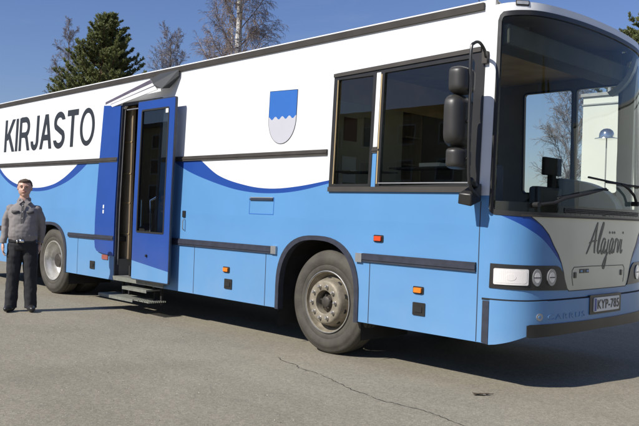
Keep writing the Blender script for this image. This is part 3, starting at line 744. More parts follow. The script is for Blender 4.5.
# raised wedge flap over the door (its right end stands off the body)
fl = part_empty('canopy_flap', bus, (-3.6, -.1, 2.9))
xl, yo = -4.575, -.115
t = tumble(2.9)
A = [(xl,t-.012,2.78),(-3.00,yo,2.905)]; B = [(xl,t-.012,2.885),(-3.17,yo,3.045)]
mb = MB()
mb.add([A[0],A[1],B[1],B[0]], [(0,1,2,3)], 0)
mb.add([(p[0],p[1]+.012,p[2]) for p in (A[0],A[1],B[1],B[0])], [(3,2,1,0)], 0)
mb.add([A[0],A[1],(A[1][0],A[1][1]+.012,A[1][2]),(A[0][0],A[0][1]+.012,A[0][2])], [(0,1,2,3)], 0)
mb.build('flap_skin', M_white, fl)
def fp(u, v): return tuple(A[0][i]*(1-u)*(1-v)+A[1][i]*u*(1-v)+B[1][i]*u*v+B[0][i]*(1-u)*v-(.003 if i == 1 else 0) for i in range(3))
for v0, v1, u0 in ((.36,.42,.12),(.68,1.0,0)):  # lower line is a seam, upper band paints in the shadowed gap
    mb = MB(); mb.add([fp(u0,v0),fp(1,v0),fp(1,v1),fp(u0,v1)], [(0,1,2,3)])
    mb.build('flap_seam_shadow', mat('seam_shadow_dark', (.10,.085,.12), .6), fl)
mb = MB()
P = [(-3.20,yo+.01,3.06),(-3.10,yo-.005,2.985),(-3.00,yo-.008,2.915),(-2.89,yo-.005,2.905),(-2.72,t-.03,3.07),(-2.72,t-.03,3.147),(-3.15,t-.03,3.14)]
mb.add(P, [(0,1,2,3,4,5,6)], 0); 
mb.add([P[3],P[4],(-2.73,t-.002,3.07),(-2.90,t-.04,2.93)], [(0,1,2,3)], 0)
mb.build('flap_gusset', mat('grey_gusset', (.030,.033,.033), .6), fl)

# --- wheels
def wheel(cx, cy, sgn, front):
    """sgn -1: outer face towards -y"""
    w = part_empty('wheel', bus, (cx, cy, .52)); c = (cx, cy, .52)
    pr = [(.298,.035),(.315,.020),(.345,.006),(.372,.010),(.378,.004),(.43,.000),(.455,.004),(.46,.010),(.485,.016),(.505,.030),(.519,.055),(.522,.085),(.512,.088),(.512,.098),(.5225,.101),(.5235,.14),(.513,.143),(.513,.153),(.5235,.156),(.522,.20),(.512,.203),(.512,.213),(.520,.216),(.519,.235),(.500,.262),(.44,.285),(.36,.28),(.30,.26)]
    mb = MB(); mb.lathe([(r, -sgn*0+(-sgn)*0+d*(1 if sgn < 0 else -1)) for r, d in pr], c, 'y', 96)
    # shoulder sipes
    S = 1 if sgn < 0 else -1
    mb.build('tyre', M_tyre, w, 50)
    if front:
        rp = [(.300,.04),(.312,.020),(.308,.010),(.298,.012),(.294,.03),(.288,.055),(.272,.075),(.262,.10),(.250,.085),(.238,.035),(.226,-.005),(.214,-.028),(.200,-.034),(.128,-.034),(.118,-.028),(.114,0.0),(.112,.05)]
        mb = MB(); mb.lathe([(r, d*S) for r, d in rp], c, 'y', 64); rim = mb.build('rim', M_rim, w, 40)
        mb = MB(); mb.lathe([(r, d*S) for r, d in [(.313,.012),(.3135,.004),(.308,.002),(.304,.010)]], c, 'y', 64); mb.build('rim_edge', M_alu, w)
        for k in range(10):
            a = 2*PI*(k+.5)/10; ca, sa = math.cos(a), math.sin(a); r0 = .239
            nrm = Vector((ca*.86, -.5*S, sa*.86)); tang = Vector((-sa,0,ca)); up = nrm.cross(tang)
            p = Vector((c[0]+ca*r0, c[1]+.040*S, c[2]+sa*r0))+nrm*.002
            vs = [p+tang*.024*math.cos(t_*PI/6)+up*.017*math.sin(t_*PI/6) for t_ in range(12)]
            mb = MB(); mb.add(vs, [tuple(range(12))]); mb.build('hand_hole', M_blackm, w)
        mb = MB(); mb.lathe([(r, d*S) for r, d in [(.112,.055),(.09,.05),(.075,.03),(.06,.0),(.055,-.01),(.045,-.016),(0,-.018)]], c, 'y', 32)
        for k in range(5):
            a = 2*PI*k/5+.3; q = (c[0]+.066*math.cos(a), c[1]+.02*S, c[2]+.066*math.sin(a)); mb.tube([q, (q[0], q[1]-.03*S, q[2])], .009, 6)
        mb.build('hub', M_hubd, w)
        for k in range(10):
            a = 2*PI*k/10+.05; q = (c[0]+.163*math.cos(a), c[1]-.034*S, c[2]+.163*math.sin(a))
            mb = MB(); mb.lathe([(.021,0),(.021,-.007*S),(.0155,-.008*S),(.0155,-.026*S),(.010,-.034*S),(.0,-.036*S)], q, 'y', 10); mb.build('wheel_nut', M_nut, w)
    else:
        rp = [(.300,.04),(.312,.020),(.308,.008),(.297,.010),(.293,.03),(.288,.06),(.270,.085),(.262,.13),(.250,.17),(.232,.195),(.205,.205),(.14,.205),(.118,.20)]
        mb = MB(); mb.lathe([(r, d*S) for r, d in rp], c, 'y', 64); mb.build('rim', M_rimb, w, 40)
        mb = MB(); mb.lathe([(r, d*S) for r, d in [(.118,.205),(.115,.10),(.10,.085),(.05,.08),(0,.08)]], c, 'y', 32); mb.build('hub', M_hubd, w)
        for k in range(10):
            a = 2*PI*k/10+.1; q = (c[0]+.163*math.cos(a), c[1]+.205*S, c[2]+.163*math.sin(a))
            mb = MB(); mb.lathe([(.021,0),(.0155,-.008*S),(.0155,-.03*S),(.0,-.036*S)], q, 'y', 8); mb.build('wheel_nut', M_nut, w)
wheel(0, .045, -1, True); wheel(0, W_-.045, 1, True); wheel(-6.15, .06, -1, False); wheel(-6.15, W_-.06, 1, False)
for cy in (.37+.06, W_-.43):
    mb = MB(); mb.lathe([(.30,-.0),(.46,0),(.51,.03),(.52,.06),(.52,.22),(.50,.26),(.44,.28),(.30,.28)] if cy < 1 else [(.30,0),(.46,0),(.51,-.03),(.52,-.06),(.52,-.22),(.50,-.26),(.44,-.28),(.30,-.28)], (-6.15, cy, .52), 'y', 48); mb.build('inner_tyre', M_tyre, bus)

# --- mirror assembly at the front corner
mi = part_empty('mirror_assembly', bus, (1.8, -.15, 1.6))
my = -.27
tubep = [(1.80,tumble(2.75)-.01,2.745),(1.845,-.06,2.79),(1.86,-.16,2.835),(1.865,my+.03,2.815),(1.865,my-.01,2.75),(1.868,my-.01,2.4),(1.872,my-.01,2.0),(1.876,my,1.75),(1.875,-.24,1.66),(1.85,-.12,1.60),(1.81,-.01,1.575)]
mb = MB(); mb.tube(spline(tubep, 6), .013, 8); mb.build('mirror_arm', M_black, mi)
mb = MB(); mb.box((1.775,tumble(2.7)-.035,2.70),(1.825,tumble(2.7),2.80)); mb.build('upper_bracket', M_gutter, mi)
M_mirr = mat('mirror_shell', (.034,.032,.028), .42, var=.15)
def housing(cx, cy, z0, z1, w, d, name, tilt=0):
    """rounded mirror shell: flat mirror pane to the rear, domed back to the front"""
    mb = MB(); nz = 18; na = 32; vs = []
    for i in range(nz+1):
        t_ = i/nz; z = z0+(z1-z0)*t_; e = (1-abs(2*t_-1)**7)**.4 if 0 < i < nz else .5
        for k in range(na):
            a = 2*PI*k/na; ca, sa = math.cos(a), math.sin(a)
            yy = math.copysign(abs(ca)**.5, ca)*w/2*e; xx = math.copysign(abs(sa)**.7, sa)*d*e*(1. if sa > 0 else .25)
            vs.append((cx+xx, cy+yy, z))
    fs = [(i*na+k, i*na+(k+1) % na, (i+1)*na+(k+1) % na, (i+1)*na+k) for i in range(nz) for k in range(na)]
    fs += [tuple(range(na))[::-1], tuple(nz*na+k for k in range(na))]
    mb.add(vs, fs, 0, True); return mb.build(name, M_mirr, mi, 50)
housing(1.755, my-.01, 2.405, 2.625, .24, .11, 'wide_angle_mirror'); housing(1.735, my-.02, 1.982, 2.395, .27, .11, 'main_mirror'); housing(1.75, my-.01, 1.80, 1.972, .24, .10, 'kerb_mirror')
mb = MB()
for z in (2.52, 2.18, 1.88): mb.tube([(1.79,my,z),(1.868,my-.01,z)], .014, 6)
mb.build('mirror_clamp', M_black, mi)
mb = MB(); mb.add([(1.73,-.01,1.60),(1.83,-.01,1.55),(1.86,-.20,1.50),(1.74,-.22,1.52),(1.74,-.01,1.70),(1.83,-.01,1.70),(1.87,-.22,1.60),(1.76,-.24,1.61)], [(0,3,2,1),(4,5,6,7),(0,1,5,4),(1,2,6,5),(2,3,7,6),(3,0,4,7)])
mb.tube([(1.80,-.05,1.66),(1.84,-.20,1.72)], .03, 8); mb.build('lower_bracket', M_black, mi, bevel=.012)

# roof marker lamp, aerial
mb = MB(); poly_sheet(mb, rrect(.235,3.178,.345,3.205,.006), FRONT, .012, -.01); o = mb.build('marker_lamp', M_rimb, bus)
mb = MB(); poly_sheet(mb, rrect(.225,3.168,.355,3.212,.006), FRONT, .006, -.01); mb.build('marker_surround', M_gutter, bus)
mb = MB(); mb.tube([(1.0,1.2,3.30),(.80,1.2,4.0)], [.006,.003], 5); mb.build('aerial', M_black, bus)

# --- cab interior
mb = MB(); mb.box((-9.8,.10,2.97),(1.75,W_-.10,2.99)); mb.build('headlining', M_ceil, bus)
mb = MB()  # blind box and band across the top of the cab
mb.box((1.70,.12,2.86),(1.95,W_-.12,3.04)); mb.build('blind_box', mat('blind_cloth', (.13,.135,.115), .85, var=.12, scale=5), bus, bevel=.02)
mb = MB(); mb.box((-.34,.12,2.621),(-.30,W_-.12,2.968)); mb.build('cab_bulkhead', M_ceil, bus)
mb = MB(); mb.box((-.34,.12,1.30),(-.30,1.5,2.62)); cp = mb.build('cab_partition', M_intwarm, bus)
for a, c, m in (((-.298,.52,2.20),(-.292,.72,2.45),mat('reddish_reflection',(.14,.06,.05),.7)), ((-.298,.84,2.16),(-.292,1.06,2.48),M_intgrey), ((-.298,.50,1.75),(-.292,.72,2.03),M_paper)):  # cards painting in the dim shapes reflected in the side window
    mb = MB(); mb.box(a, c); mb.build('reflection_card', m, cp)
mb = MB()
vs = []
for k in range(13):
    y = .10+(W_-.2)*k/12; s = STOT*(.06+.88*k/12); p = FRONT(s, 1.45); z = 1.50
    vs += [(1.45+.05*math.sin(PI*k/12), y, 1.0), (1.45+.05*math.sin(PI*k/12), y, z-.03), (1.52, y, z+.02), (p[0]-.03, p[1], z-.01), (p[0]-.03, p[1], 1.40)]
mb.add(vs, [(5*i+j, 5*i+j+1, 5*i+5+j+1, 5*i+5+j) for i in range(12) for j in range(4)], 0, True)
dash = mb.build('dashboard', M_dash, bus, 40)
mb = MB(); mb.box((1.60,1.33,1.855),(1.64,1.66,2.03)); mb.box((1.59,1.46,1.50),(1.65,1.54,1.86)); mb.build('monitor', M_blackm, dash, bevel=.01)
mb = MB(); mb.box((1.52,1.66,1.48),(1.66,2.02,1.84)); mb.box((1.54,1.20,1.48),(1.66,1.66,1.74)); mb.build('instrument_binnacle', M_dash, dash, bevel=.03)
mb = MB(); mb.lathe([(.205,-.012),(.22,0),(.205,.012),(.19,0)], (0,0,0), 'z', 32, closed=True)
for a in (0, 2.1, 4.2): mb.tube([(0,0,-.02),(.2*math.cos(a),.2*math.sin(a),0)], .014, 6)
mb.tube([(0,0,0),(0,0,-.5)], .03, 8)
R = Matrix.Translation((1.28,1.86,1.62)) @ Matrix.Rotation(math.radians(-24), 4, 'Y')
mb.v = [tuple(R @ Vector(p)) for p in mb.v]; mb.build('steering_wheel', M_black, bus)
seat = part_empty('driver_seat', bus, (.85,1.86,1.0))
mb = MB(); mb.box((.65,1.62,1.30),(1.12,2.10,1.42)); mb.build('seat_cushion', M_seat, seat, bevel=.04)
mb = MB(); mb.box((.60,1.64,1.40),(.72,2.08,2.02)); mb.box((.62,1.74,2.03),(.70,1.98,2.22)); mb.build('backrest', M_seat, seat, bevel=.05)
mb = MB(); mb.box((.75,1.72,1.0),(1.0,2.0,1.30)); mb.build('seat_base', M_dash, seat)
# curved grey side console under the driver's window
mb = MB(); n = 14; vs = []
for k in range(n+1):
    a = PI/2*k/n; x = 1.35+.62*math.sin(a); z = 1.50+.36*math.cos(a)
    vs += [(x, 2.36, z), (x, 2.20, z), (x, 2.20, 1.40), (x, 2.36, 1.40)]
mb.add(vs, [(4*i+j, 4*i+j+1, 4*i+5+j, 4*i+4+j) for i in range(n) for j in range(3)]+[(0,1,2,3)], 0, True); mb.build('side_console', M_pillar, bus, 40)
# driver-side pillar and its flared top
mb = MB(); n = 16; vs = []
for k in range(n+1):
    z = 1.48+(3.10-1.48)*k/n; f = max(0, (z-2.70)/.4)
    w0, w1_ = 1.875-.02*math.sin(3*(z-1.48))+.19*f**1.6*.9, 2.045+.03*f
    vs += [(w0, 2.40, z), (w1_, 2.34-.0*f, z), (w1_, 2.38, z), (w0, 2.44, z)]
mb.add(vs, [(4*i+j, 4*i+(j+1) % 4, 4*i+4+(j+1) % 4, 4*i+4+j) for i in range(n) for j in range(4)], 0, True); mb.build('screen_pillar', M_pillar, bus, 40)
mb = MB()
fcur = [(1.80,2.33,2.745),(1.865,2.33,2.775),(1.93,2.33,2.825),(1.99,2.33,2.895),(2.035,2.33,2.985),(2.065,2.33,3.10)]
pp = spline(fcur, 5) if False else None
vs = []
for x, y, z in fcur: vs += [(x-.012,y-.06,z+.022),(x+.022,y-.06,z-.022),(x+.022,y,z-.022),(x-.012,y,z+.022)]
mb.add(vs, [(4*i+j, 4*i+(j+1) % 4, 4*i+4+(j+1) % 4, 4*i+4+j) for i in range(5) for j in range(4)], 0, True); mb.build('flared_trim', M_pillar, bus)
# steering column papers, book on cab shelf seen in the side window
mb = MB(); mb.box((.70,.12,1.845),(1.55,.40,1.860)); mb.build('cab_shelf', M_dash, bus)
mb = MB(); mb.box((1.05,.13,1.862),(1.28,.36,1.895)); mb.build('papers', M_paper, bus)
mb = MB(); mb.tube([(1.18,.3,1.895),(1.27,.35,2.06),(1.25,.38,2.16)], .014, 6); mb.tube([(1.22,.3,1.895),(1.33,.36,2.04)], .014, 6); mb.build('lever', M_black, bus)
mb = MB(); mb.box((-.20,.20,1.83),(.50,.50,1.84)); mb.build('ledge', M_dash, bus)
mb = MB(); mb.box((-1.6,.95,.99),(-.36,.98,2.96)); mb.build('added_panel', mat('olive_added_panel', (.42,.39,.27), .8, var=.15, scale=4), bus)  # panel added behind the small side window to brighten its dark interior
mb = MB(); mb.tube([(-.08,.25,1.60),(-.08,.25,1.83)], .035, 10); mb.box((-.22,.20,1.843),(.12,.30,1.853)); mb.build('lamp_fitting', M_rimb, bus)

# ================================================================== PERSON (beside the rear wheel)
def finish(mb, name, m, parent, T, voxel=0, smooth=2, wrinkle=0., wf=(9,9,5), seed=0.):
    o = mb.build(name, m, None)
    if voxel:
        md = o.modifiers.new('r', 'REMESH'); md.mode = 'VOXEL'; md.voxel_size = voxel; md.use_smooth_shade = True
        if smooth: s = o.modifiers.new('s', 'SMOOTH'); s.factor = .5; s.iterations = smooth
        bpy.context.view_layer.update()
        dg = bpy.context.evaluated_depsgraph_get(); me = bpy.data.meshes.new_from_object(o.evaluated_get(dg))
        o.modifiers.clear(); o.data = me; me.name = name
        if not me.materials: me.materials.append(m)
    me = o.data
    if wrinkle:
        ns = [v.normal.copy() for v in me.vertices]
        for v, n in zip(me.vertices, ns):
            p = v.co; a = noise.noise(Vector((p.x*wf[0]+seed, p.y*wf[1], p.z*wf[2]))); b_ = noise.noise(Vector((p.x*wf[0]*2.3, p.y*wf[1]*2.3+seed, p.z*wf[2]*3.1)))
            v.co = p+n*(a*wrinkle+b_*wrinkle*.6)
    for v in me.vertices: v.co = T @ v.co
    me.polygons.foreach_set('use_smooth', [True]*len(me.polygons)); me.update()
    attach(o, parent); return o
def ell(mb, c, r, n=16, m=12, mi=0, rot=None):
    vs = []
    for i in range(1, m):
        t_ = PI*i/m
        for k in range(n): vs.append(Vector((r[0]*math.sin(t_)*math.cos(2*PI*k/n), r[1]*math.sin(t_)*math.sin(2*PI*k/n), r[2]*math.cos(t_))))
    vs += [Vector((0,0,r[2])), Vector((0,0,-r[2]))]
    if rot: vs = [rot @ v for v in vs]
    vs = [v+Vector(c) for v in vs]; a = (m-1)*n
    fs = [(i*n+k, (i+1)*n+k, (i+1)*n+(k+1) % n, i*n+(k+1) % n) for i in range(m-2) for k in range(n)]
    fs += [(a, k, (k+1) % n) for k in range(n)]+[(a+1, (m-2)*n+(k+1) % n, (m-2)*n+k) for k in range(n)]
    return mb.add(vs, fs, mi, True)
def rings(mb, rs, n=24, p=.85):
    """rs: (cx, cy, z, rx, ry) stacked closed loft with squarish sections"""
    vs = []
    for cx, cy, z, rx, ry in rs:
        for k in range(n):
            a = 2*PI*k/n; c, s_ = math.cos(a), math.sin(a)
            vs.append((cx+rx*math.copysign(abs(c)**p, c), cy+ry*math.copysign(abs(s_)**p, s_), z))
    fs = [(i*n+k, i*n+(k+1) % n, (i+1)*n+(k+1) % n, (i+1)*n+k) for i in range(len(rs)-1) for k in range(n)]
    fs += [tuple(range(n))[::-1], tuple((len(rs)-1)*n+k for k in range(n))]
    return mb.add(vs, fs, 0, True)
M_skin = mat('skin', (.55,.33,.24), .5, var=.07, scale=20); M_hair = mat('brown_hair', (.085,.055,.035), .7, var=.35, scale=90, bump=.5, bscale=150)
M_shirt = mat('grey_shirt_cloth', (.225,.205,.195), .85, var=.10, scale=14, bump=.2, bscale=260); M_trou = mat('black_trouser_cloth', (.016,.016,.018), .85, var=.2, scale=10)
M_shoe = mat('black_shoe_leather', (.02,.019,.018), .4, var=.2); M_lip = mat('lips', (.26,.09,.07), .5); M_eye = mat('eye_dark', (.05,.035,.03), .3); M_eyew = mat('eye_white', (.6,.58,.55), .3)
def person():
    px, py = -4.36, -1.19
    t = thing('person', 'man in grey long sleeved shirt and black trousers standing beside the rear wheel', 'person', (px, py, 0))
    T = Matrix.Translation((px, py, 0)) @ Matrix.Rotation(math.radians(60), 4, 'Z')
    LEG = {1: [(.085,0,.90),(.105,-.005,.48),(.118,.02,.085)], -1: [(-.085,0,.90),(-.105,-.005,.48),(-.122,.02,.085)]}
    ARM = {-1: [(-.140,.008,1.335),(-.194,.012,1.25),(-.220,.022,1.10),(-.236,-.03,.89)], 1: [(.140,.008,1.335),(.194,.016,1.25),(.222,.06,1.09),(.195,.12,.89)]}
    b = MB()
    rings(b, [(0,0,.80,.13,.09),(0,0,.88,.165,.11),(0,0,1.0,.155,.11),(0,0,1.12,.16,.115),(0,0,1.25,.155,.11),(0,.005,1.33,.150,.095),(0,.01,1.375,.09,.07),(0,.012,1.44,.07,.065),(0,.012,1.50,.058,.06),(0,.0,1.54,.057,.06)])
    for s_, L in LEG.items(): b.tube([L[0],((L[0][0]+L[1][0])/2,0,.70),L[1],(L[2][0]-s_*.005,.02,.33),L[2]], [.088,.078,.056,.055,.038], 16)
    for s_, L in LEG.items(): ell(b, (L[2][0]+s_*.003,-.01,.045), (.026,.055,.022))
    for s_, L in ARM.items():
        b.tube([(L[0][0]*.9,L[0][1],1.315),L[1],L[2],L[3]], [.038,.044,.040,.028], 14); ell(b, (s_*.135,.008,1.325), (.045,.042,.042))
        w = Vector(L[-1]); ell(b, (w.x, w.y-.008, w.z-.055), (.020,.040,.055))                      # palm, thumb side forward
        fl_ = [(-.034,.070,.0075),(-.013,.082,.008),(.009,.076,.0078),(.029,.060,.007)]
        for k, (fy, ln, r) in enumerate(fl_):
            x0 = w.x; k0 = Vector((x0, w.y-.008+fy, w.z-.100+abs(fy)*.25)); k1 = k0+Vector((-s_*.006,-.004,-ln*.45)); k2 = k1+Vector((-s_*.018,-.006,-ln*.32)); k3 = k2+Vector((-s_*.020,-.004,-ln*.16))
            b.tube([k0+Vector((0,0,.02)),k0,k1,k2,k3], [r,r,r*.95,r*.88,r*.6], 8)
        th = [Vector((w.x-s_*.004, w.y-.03, w.z-.025)), Vector((w.x-s_*.012, w.y-.056, w.z-.058)), Vector((w.x-s_*.018, w.y-.060, w.z-.092)), Vector((w.x-s_*.022, w.y-.054, w.z-.112))]
        b.tube(th, [.013,.0115,.009,.006], 8)
    # head
    ell(b, (0,.012,1.622), (.087,.098,.089), 24, 18); ell(b, (0,-.022,1.560), (.074,.067,.073), 20, 16); ell(b, (0,-.055,1.512), (.030,.028,.024)); 
    for s_ in (-1,1):
        ell(b, (s_*.046,-.045,1.565), (.024,.025,.030)); ell(b, (s_*.086,.012,1.598), (.008,.020,.032)); ell(b, (s_*.032,-.074,1.628), (.028,.012,.009))
    b.tube([(0,-.080,1.622),(0,-.096,1.598),(0,-.104,1.580)], [.008,.011,.014], 8); ell(b, (0,-.094,1.577), (.019,.014,.010))
    ell(b, (0,-.083,1.545), (.024,.010,.012))
    body = finish(b, 'body', M_skin, t, T, .0052, 2)
    e = MB()
    for s_ in (-1,1): ell(e, (s_*.030,-.0785,1.607), (.013,.006,.0055), 10, 8)
    finish(e, 'eyes', M_eye, t, T)
    e = MB()
    for s_ in (-1,1): e.tube([(s_*.014,-.089,1.626),(s_*.034,-.087,1.631),(s_*.050,-.074,1.624)], [.003,.0045,.002], 6)
    finish(e, 'eyebrows', M_hair, t, T)
    e = MB(); e.tube([(-.030,-.080,1.554),(-.014,-.0925,1.5455),(0,-.095,1.5435),(.014,-.0925,1.5455),(.030,-.080,1.554)], [.003,.0065,.0075,.0065,.003], 6); e.tube([(-.018,-.0945,1.548),(0,-.099,1.5462),(.018,-.0945,1.548)], [.001,.0022,.001], 5, 1); finish(e, 'mouth', [M_lip, M_eyew], t, T)
    h = MB(); ell(h, (0,.022,1.640), (.093,.100,.081), 24, 18); ell(h, (0,.055,1.585), (.072,.060,.070)); ell(h, (0,-.048,1.685), (.058,.038,.026))
    ho = finish(h, 'hair', M_hair, t, T, .006, 1, .006, (45,45,45))
    # cut the hair away from the face: move front verts inwards
    Ti = T.inverted()
    for v in ho.data.vertices:
        p = Ti @ v.co
        lim = -.052 if p.z < 1.668 else -.2
        if p.y < lim+.035 and p.z < 1.668: p.y = max(p.y, -.02+.0*p.z); p.x *= .93; v.co = T @ p
    # shirt
    s = MB()
    rings(s, [(0,0,.905,.150,.112),(0,-.002,.925,.170,.135),(0,-.010,.98,.178,.150),(0,-.012,1.06,.174,.152),(0,-.006,1.18,.178,.146),(0,.0,1.27,.188,.138),(0,.006,1.33,.176,.124),(0,.010,1.375,.138,.106),(0,.013,1.41,.095,.086),(0,.015,1.43,.074,.072),(0,.016,1.440,.070,.066)])
    for s_ in (-1,1): ell(s, (s_*.150,.008,1.325), (.070,.066,.064), 20, 14)
    for s_, L in ARM.items(): s.tube([(L[0][0]-s_*.05,L[0][1],L[0][2]-.02),L[0],L[1],(L[1][0]*.5+L[2][0]*.5+s_*.004,.018,1.2),L[2],((L[2][0]+L[3][0])/2,L[2][1]*.5+L[3][1]*.5,.98),(L[3][0],L[3][1]+.004,.915),(L[3][0],L[3][1],.895)], [.048,.056,.054,.052,.049,.046,.041,.037], 16)
    sh = finish(s, 'shirt', M_shirt, t, T, .007, 3, .0075, (9,9,9), 3.)
    for s_, L in ARM.items():
        c = MB(); c.tube([(L[3][0],L[3][1]+.006,.925),(L[3][0],L[3][1],.885)], .043, 16); finish(c, 'cuff', M_shirt, sh, T)
    c = MB()
    for s_ in (-1,1):
        c.add([(s_*.004,-.070,1.435),(s_*.050,-.095,1.395),(s_*.082,-.045,1.43),(s_*.074,.04,1.475),(s_*.066,-.02,1.478),(s_*.022,-.055,1.462)], [(0,1,2,5),(5,2,4),(2,3,4)], 0)
        c.add([(s_*.004,-.078,1.433),(s_*.052,-.112,1.388),(s_*.088,-.055,1.425),(s_*.078,.04,1.47)], [(0,1,2),(0,2,3)], 0)
    c.tube([(.045,-.055,1.440),(.066,-.01,1.458),(.060,.045,1.470),(0,.078,1.474),(-.060,.045,1.470),(-.066,-.01,1.458),(-.045,-.055,1.440)], .012, 6)
    finish(c, 'collar', M_shirt, sh, T)
    M_shd = mat('shirt_stitching', (.085,.08,.078), .85)
    for s_ in (-1,1):
        c = MB(); x0, x1 = s_*.045, s_*.135
        vs = [(x0,-.146,1.278),((x0+x1)/2,-.140,1.268),(x1,-.129,1.278),(x1,-.127,1.306),(x0,-.144,1.306)]
        c.add(vs+[(p[0],p[1]+.03,p[2]) for p in vs], [(0,1,2,3,4),(5,9,8,7,6),(0,5,6,1),(1,6,7,2),(2,7,8,3),(3,8,9,4),(4,9,5,0)]); finish(c, 'pocket_flap', M_shd, sh, T, 0, 0)
    c = MB()
    for z in (.97,1.05,1.13,1.21,1.29,1.37): ell(c, (0,-.153 if z < 1.33 else -.133,z), (.006,.004,.006), 8, 6)
    finish(c, 'buttons', M_eyew, sh, T)
    c = MB(); c.add([(-.017,-.150,.94),(.017,-.150,.94),(.017,-.154,1.1),(.017,-.153,1.28),(.015,-.118,1.41),(-.015,-.118,1.41),(-.017,-.153,1.28),(-.017,-.154,1.1)], [(0,1,2,7),(7,2,3,6),(6,3,4,5)]); finish(c, 'placket', M_shd, sh, T)
    # trousers
    q = MB()
    rings(q, [(0,0,.80,.150,.105),(0,0,.86,.176,.128),(0,0,.92,.170,.124),(0,0,.935,.160,.118)])
    for s_, L in LEG.items(): q.tube([(L[0][0],0,.87),(L[0][0]+s_*.008,0,.72),(L[1][0],0,.48),(L[2][0]-s_*.004,.012,.26),(L[2][0],.018,.11),(L[2][0]+s_*.002,.014,.045)], [.100,.098,.083,.080,.078,.080], 18)
    tr = finish(q, 'trousers', M_trou, t, T, .007, 3, .008, (10,10,6), 8.)
    c = MB(); rings(c, [(0,0,.903,.172,.126),(0,0,.903,.180,.134),(0,0,.938,.178,.132),(0,0,.938,.166,.122)]); bt = finish(c, 'belt', M_shoe, t, T)
    c = MB(); c.box((-.03,-.148,.900),(.03,-.130,.941)); c.box((-.062,-.156,.895),(-.045,-.10,.93)); finish(c, 'buckle', M_chrome, bt, T)
    for s_, L in LEG.items():
        c = MB(); a = math.radians(14)*s_; Rz = Matrix.Rotation(a, 3, 'Z'); ox = L[2][0]
        vs_ = MB(); ell(vs_, (0,-.075,.048), (.050,.115,.046), 20, 14); ell(vs_, (0,.035,.055), (.046,.065,.055)); vs_.v = [tuple(Rz @ Vector((x, y, max(.004, z)))+Vector((ox,.01,0))) for x, y, z in vs_.v]
        finish(vs_, 'shoe', M_shoe, t, T, .006, 1)
person()
# ================================================================== GROUND
def asphalt():
    m, nt, b = _new('aged_asphalt'); N, L = nt.nodes, nt.links
    tc = N.new('ShaderNodeTexCoord')
    def nz(sc, det=6, rough=.6):
        n = N.new('ShaderNodeTexNoise'); n.inputs['Scale'].default_value = sc; n.inputs['Detail'].default_value = det; n.inputs['Roughness'].default_value = rough
        L.new(tc.outputs['Object'], n.inputs['Vector']); return n
    fine = nz(140, 3); mid = nz(22, 5); big = nz(.55, 8, .65); vor = N.new('ShaderNodeTexVoronoi'); vor.inputs['Scale'].default_value = 95
    L.new(tc.outputs['Object'], vor.inputs['Vector'])
    r = N.new('ShaderNodeValToRGB'); L.new(big.outputs['Fac'], r.inputs[0])
    r.color_ramp.elements[0].position = .3; r.color_ramp.elements[0].color = (.232, .209, .158, 1)
    r.color_ramp.elements[1].position = .72; r.color_ramp.elements[1].color = (.298, .270, .204, 1)
    def mul(a, src, lo, hi, f0=.3, f1=.7):
        mr = N.new('ShaderNodeMapRange'); mr.inputs['From Min'].default_value = f0; mr.inputs['From Max'].default_value = f1
        mr.inputs['To Min'].default_value = lo; mr.inputs['To Max'].default_value = hi; L.new(src, mr.inputs['Value'])
        x = N.new('ShaderNodeMix'); x.data_type = 'RGBA'; x.blend_type = 'MULTIPLY'; x.inputs['Factor'].default_value = 1
        L.new(a, x.inputs['A']); L.new(mr.outputs['Result'], x.inputs['B']); return x.outputs['Result']
    o = mul(r.outputs[0], fine.outputs['Fac'], .76, 1.24); o = mul(o, mid.outputs['Fac'], .90, 1.10)
    o = mul(o, vor.outputs['Distance'], 1.22, .86, 0, .6)
    # scattered dark and pale aggregate
    v2 = N.new('ShaderNodeTexVoronoi'); v2.inputs['Scale'].default_value = 60; L.new(tc.outputs['Object'], v2.inputs['Vector'])
    sp = N.new('ShaderNodeSeparateColor'); L.new(v2.outputs['Color'], sp.inputs[0])
    o = mul(o, sp.outputs[0], .88, 1.13, .05, .95)
    st_ = nz(.9, 5, .55); o = mul(o, st_.outputs['Fac'], .94, 1.0, .34, .46)          # old oil and damp patches
    mpt = N.new('ShaderNodeMapping'); mpt.inputs['Scale'].default_value = (.25, 5, 1); mpt.inputs['Rotation'].default_value = (0,0,.12); L.new(tc.outputs['Object'], mpt.inputs[0])
    tn_ = N.new('ShaderNodeTexNoise'); tn_.inputs['Scale'].default_value = .7; tn_.inputs['Detail'].default_value = 3; L.new(mpt.outputs[0], tn_.inputs['Vector']); o = mul(o, tn_.outputs['Fac'], .97, 1.02, .38, .6)   # faint wheel tracks
    L.new(o, b.inputs['Base Color']); b.inputs['Roughness'].default_value = .92; b.inputs['Specular IOR Level'].default_value = .25
    bp = N.new('ShaderNodeBump'); bp.inputs['Strength'].default_value = .55; bp.inputs['Distance'].default_value = .006
    L.new(fine.outputs['Fac'], bp.inputs['Height']); L.new(bp.outputs['Normal'], b.inputs['Normal'])
    return m
M_asph = asphalt()
def plane(name, x0, y0, x1, y1, z, m):
    mb = MB(); mb.add([(x0,y0,z),(x1,y0,z),(x1,y1,z),(x0,y1,z)], [(0,1,2,3)]); o = mb.build(name, m); o['kind'] = 'structure'; return o
M_grass = mat('dry_spring_grass', (.10, .11, .04), .95, var=.35, scale=2.5, bump=.5, bscale=30)
plane('ground', -900, -900, 900, 900, -.012, M_grass)
plane('asphalt_yard', -60, -45, 45, 17, 0, M_asph)
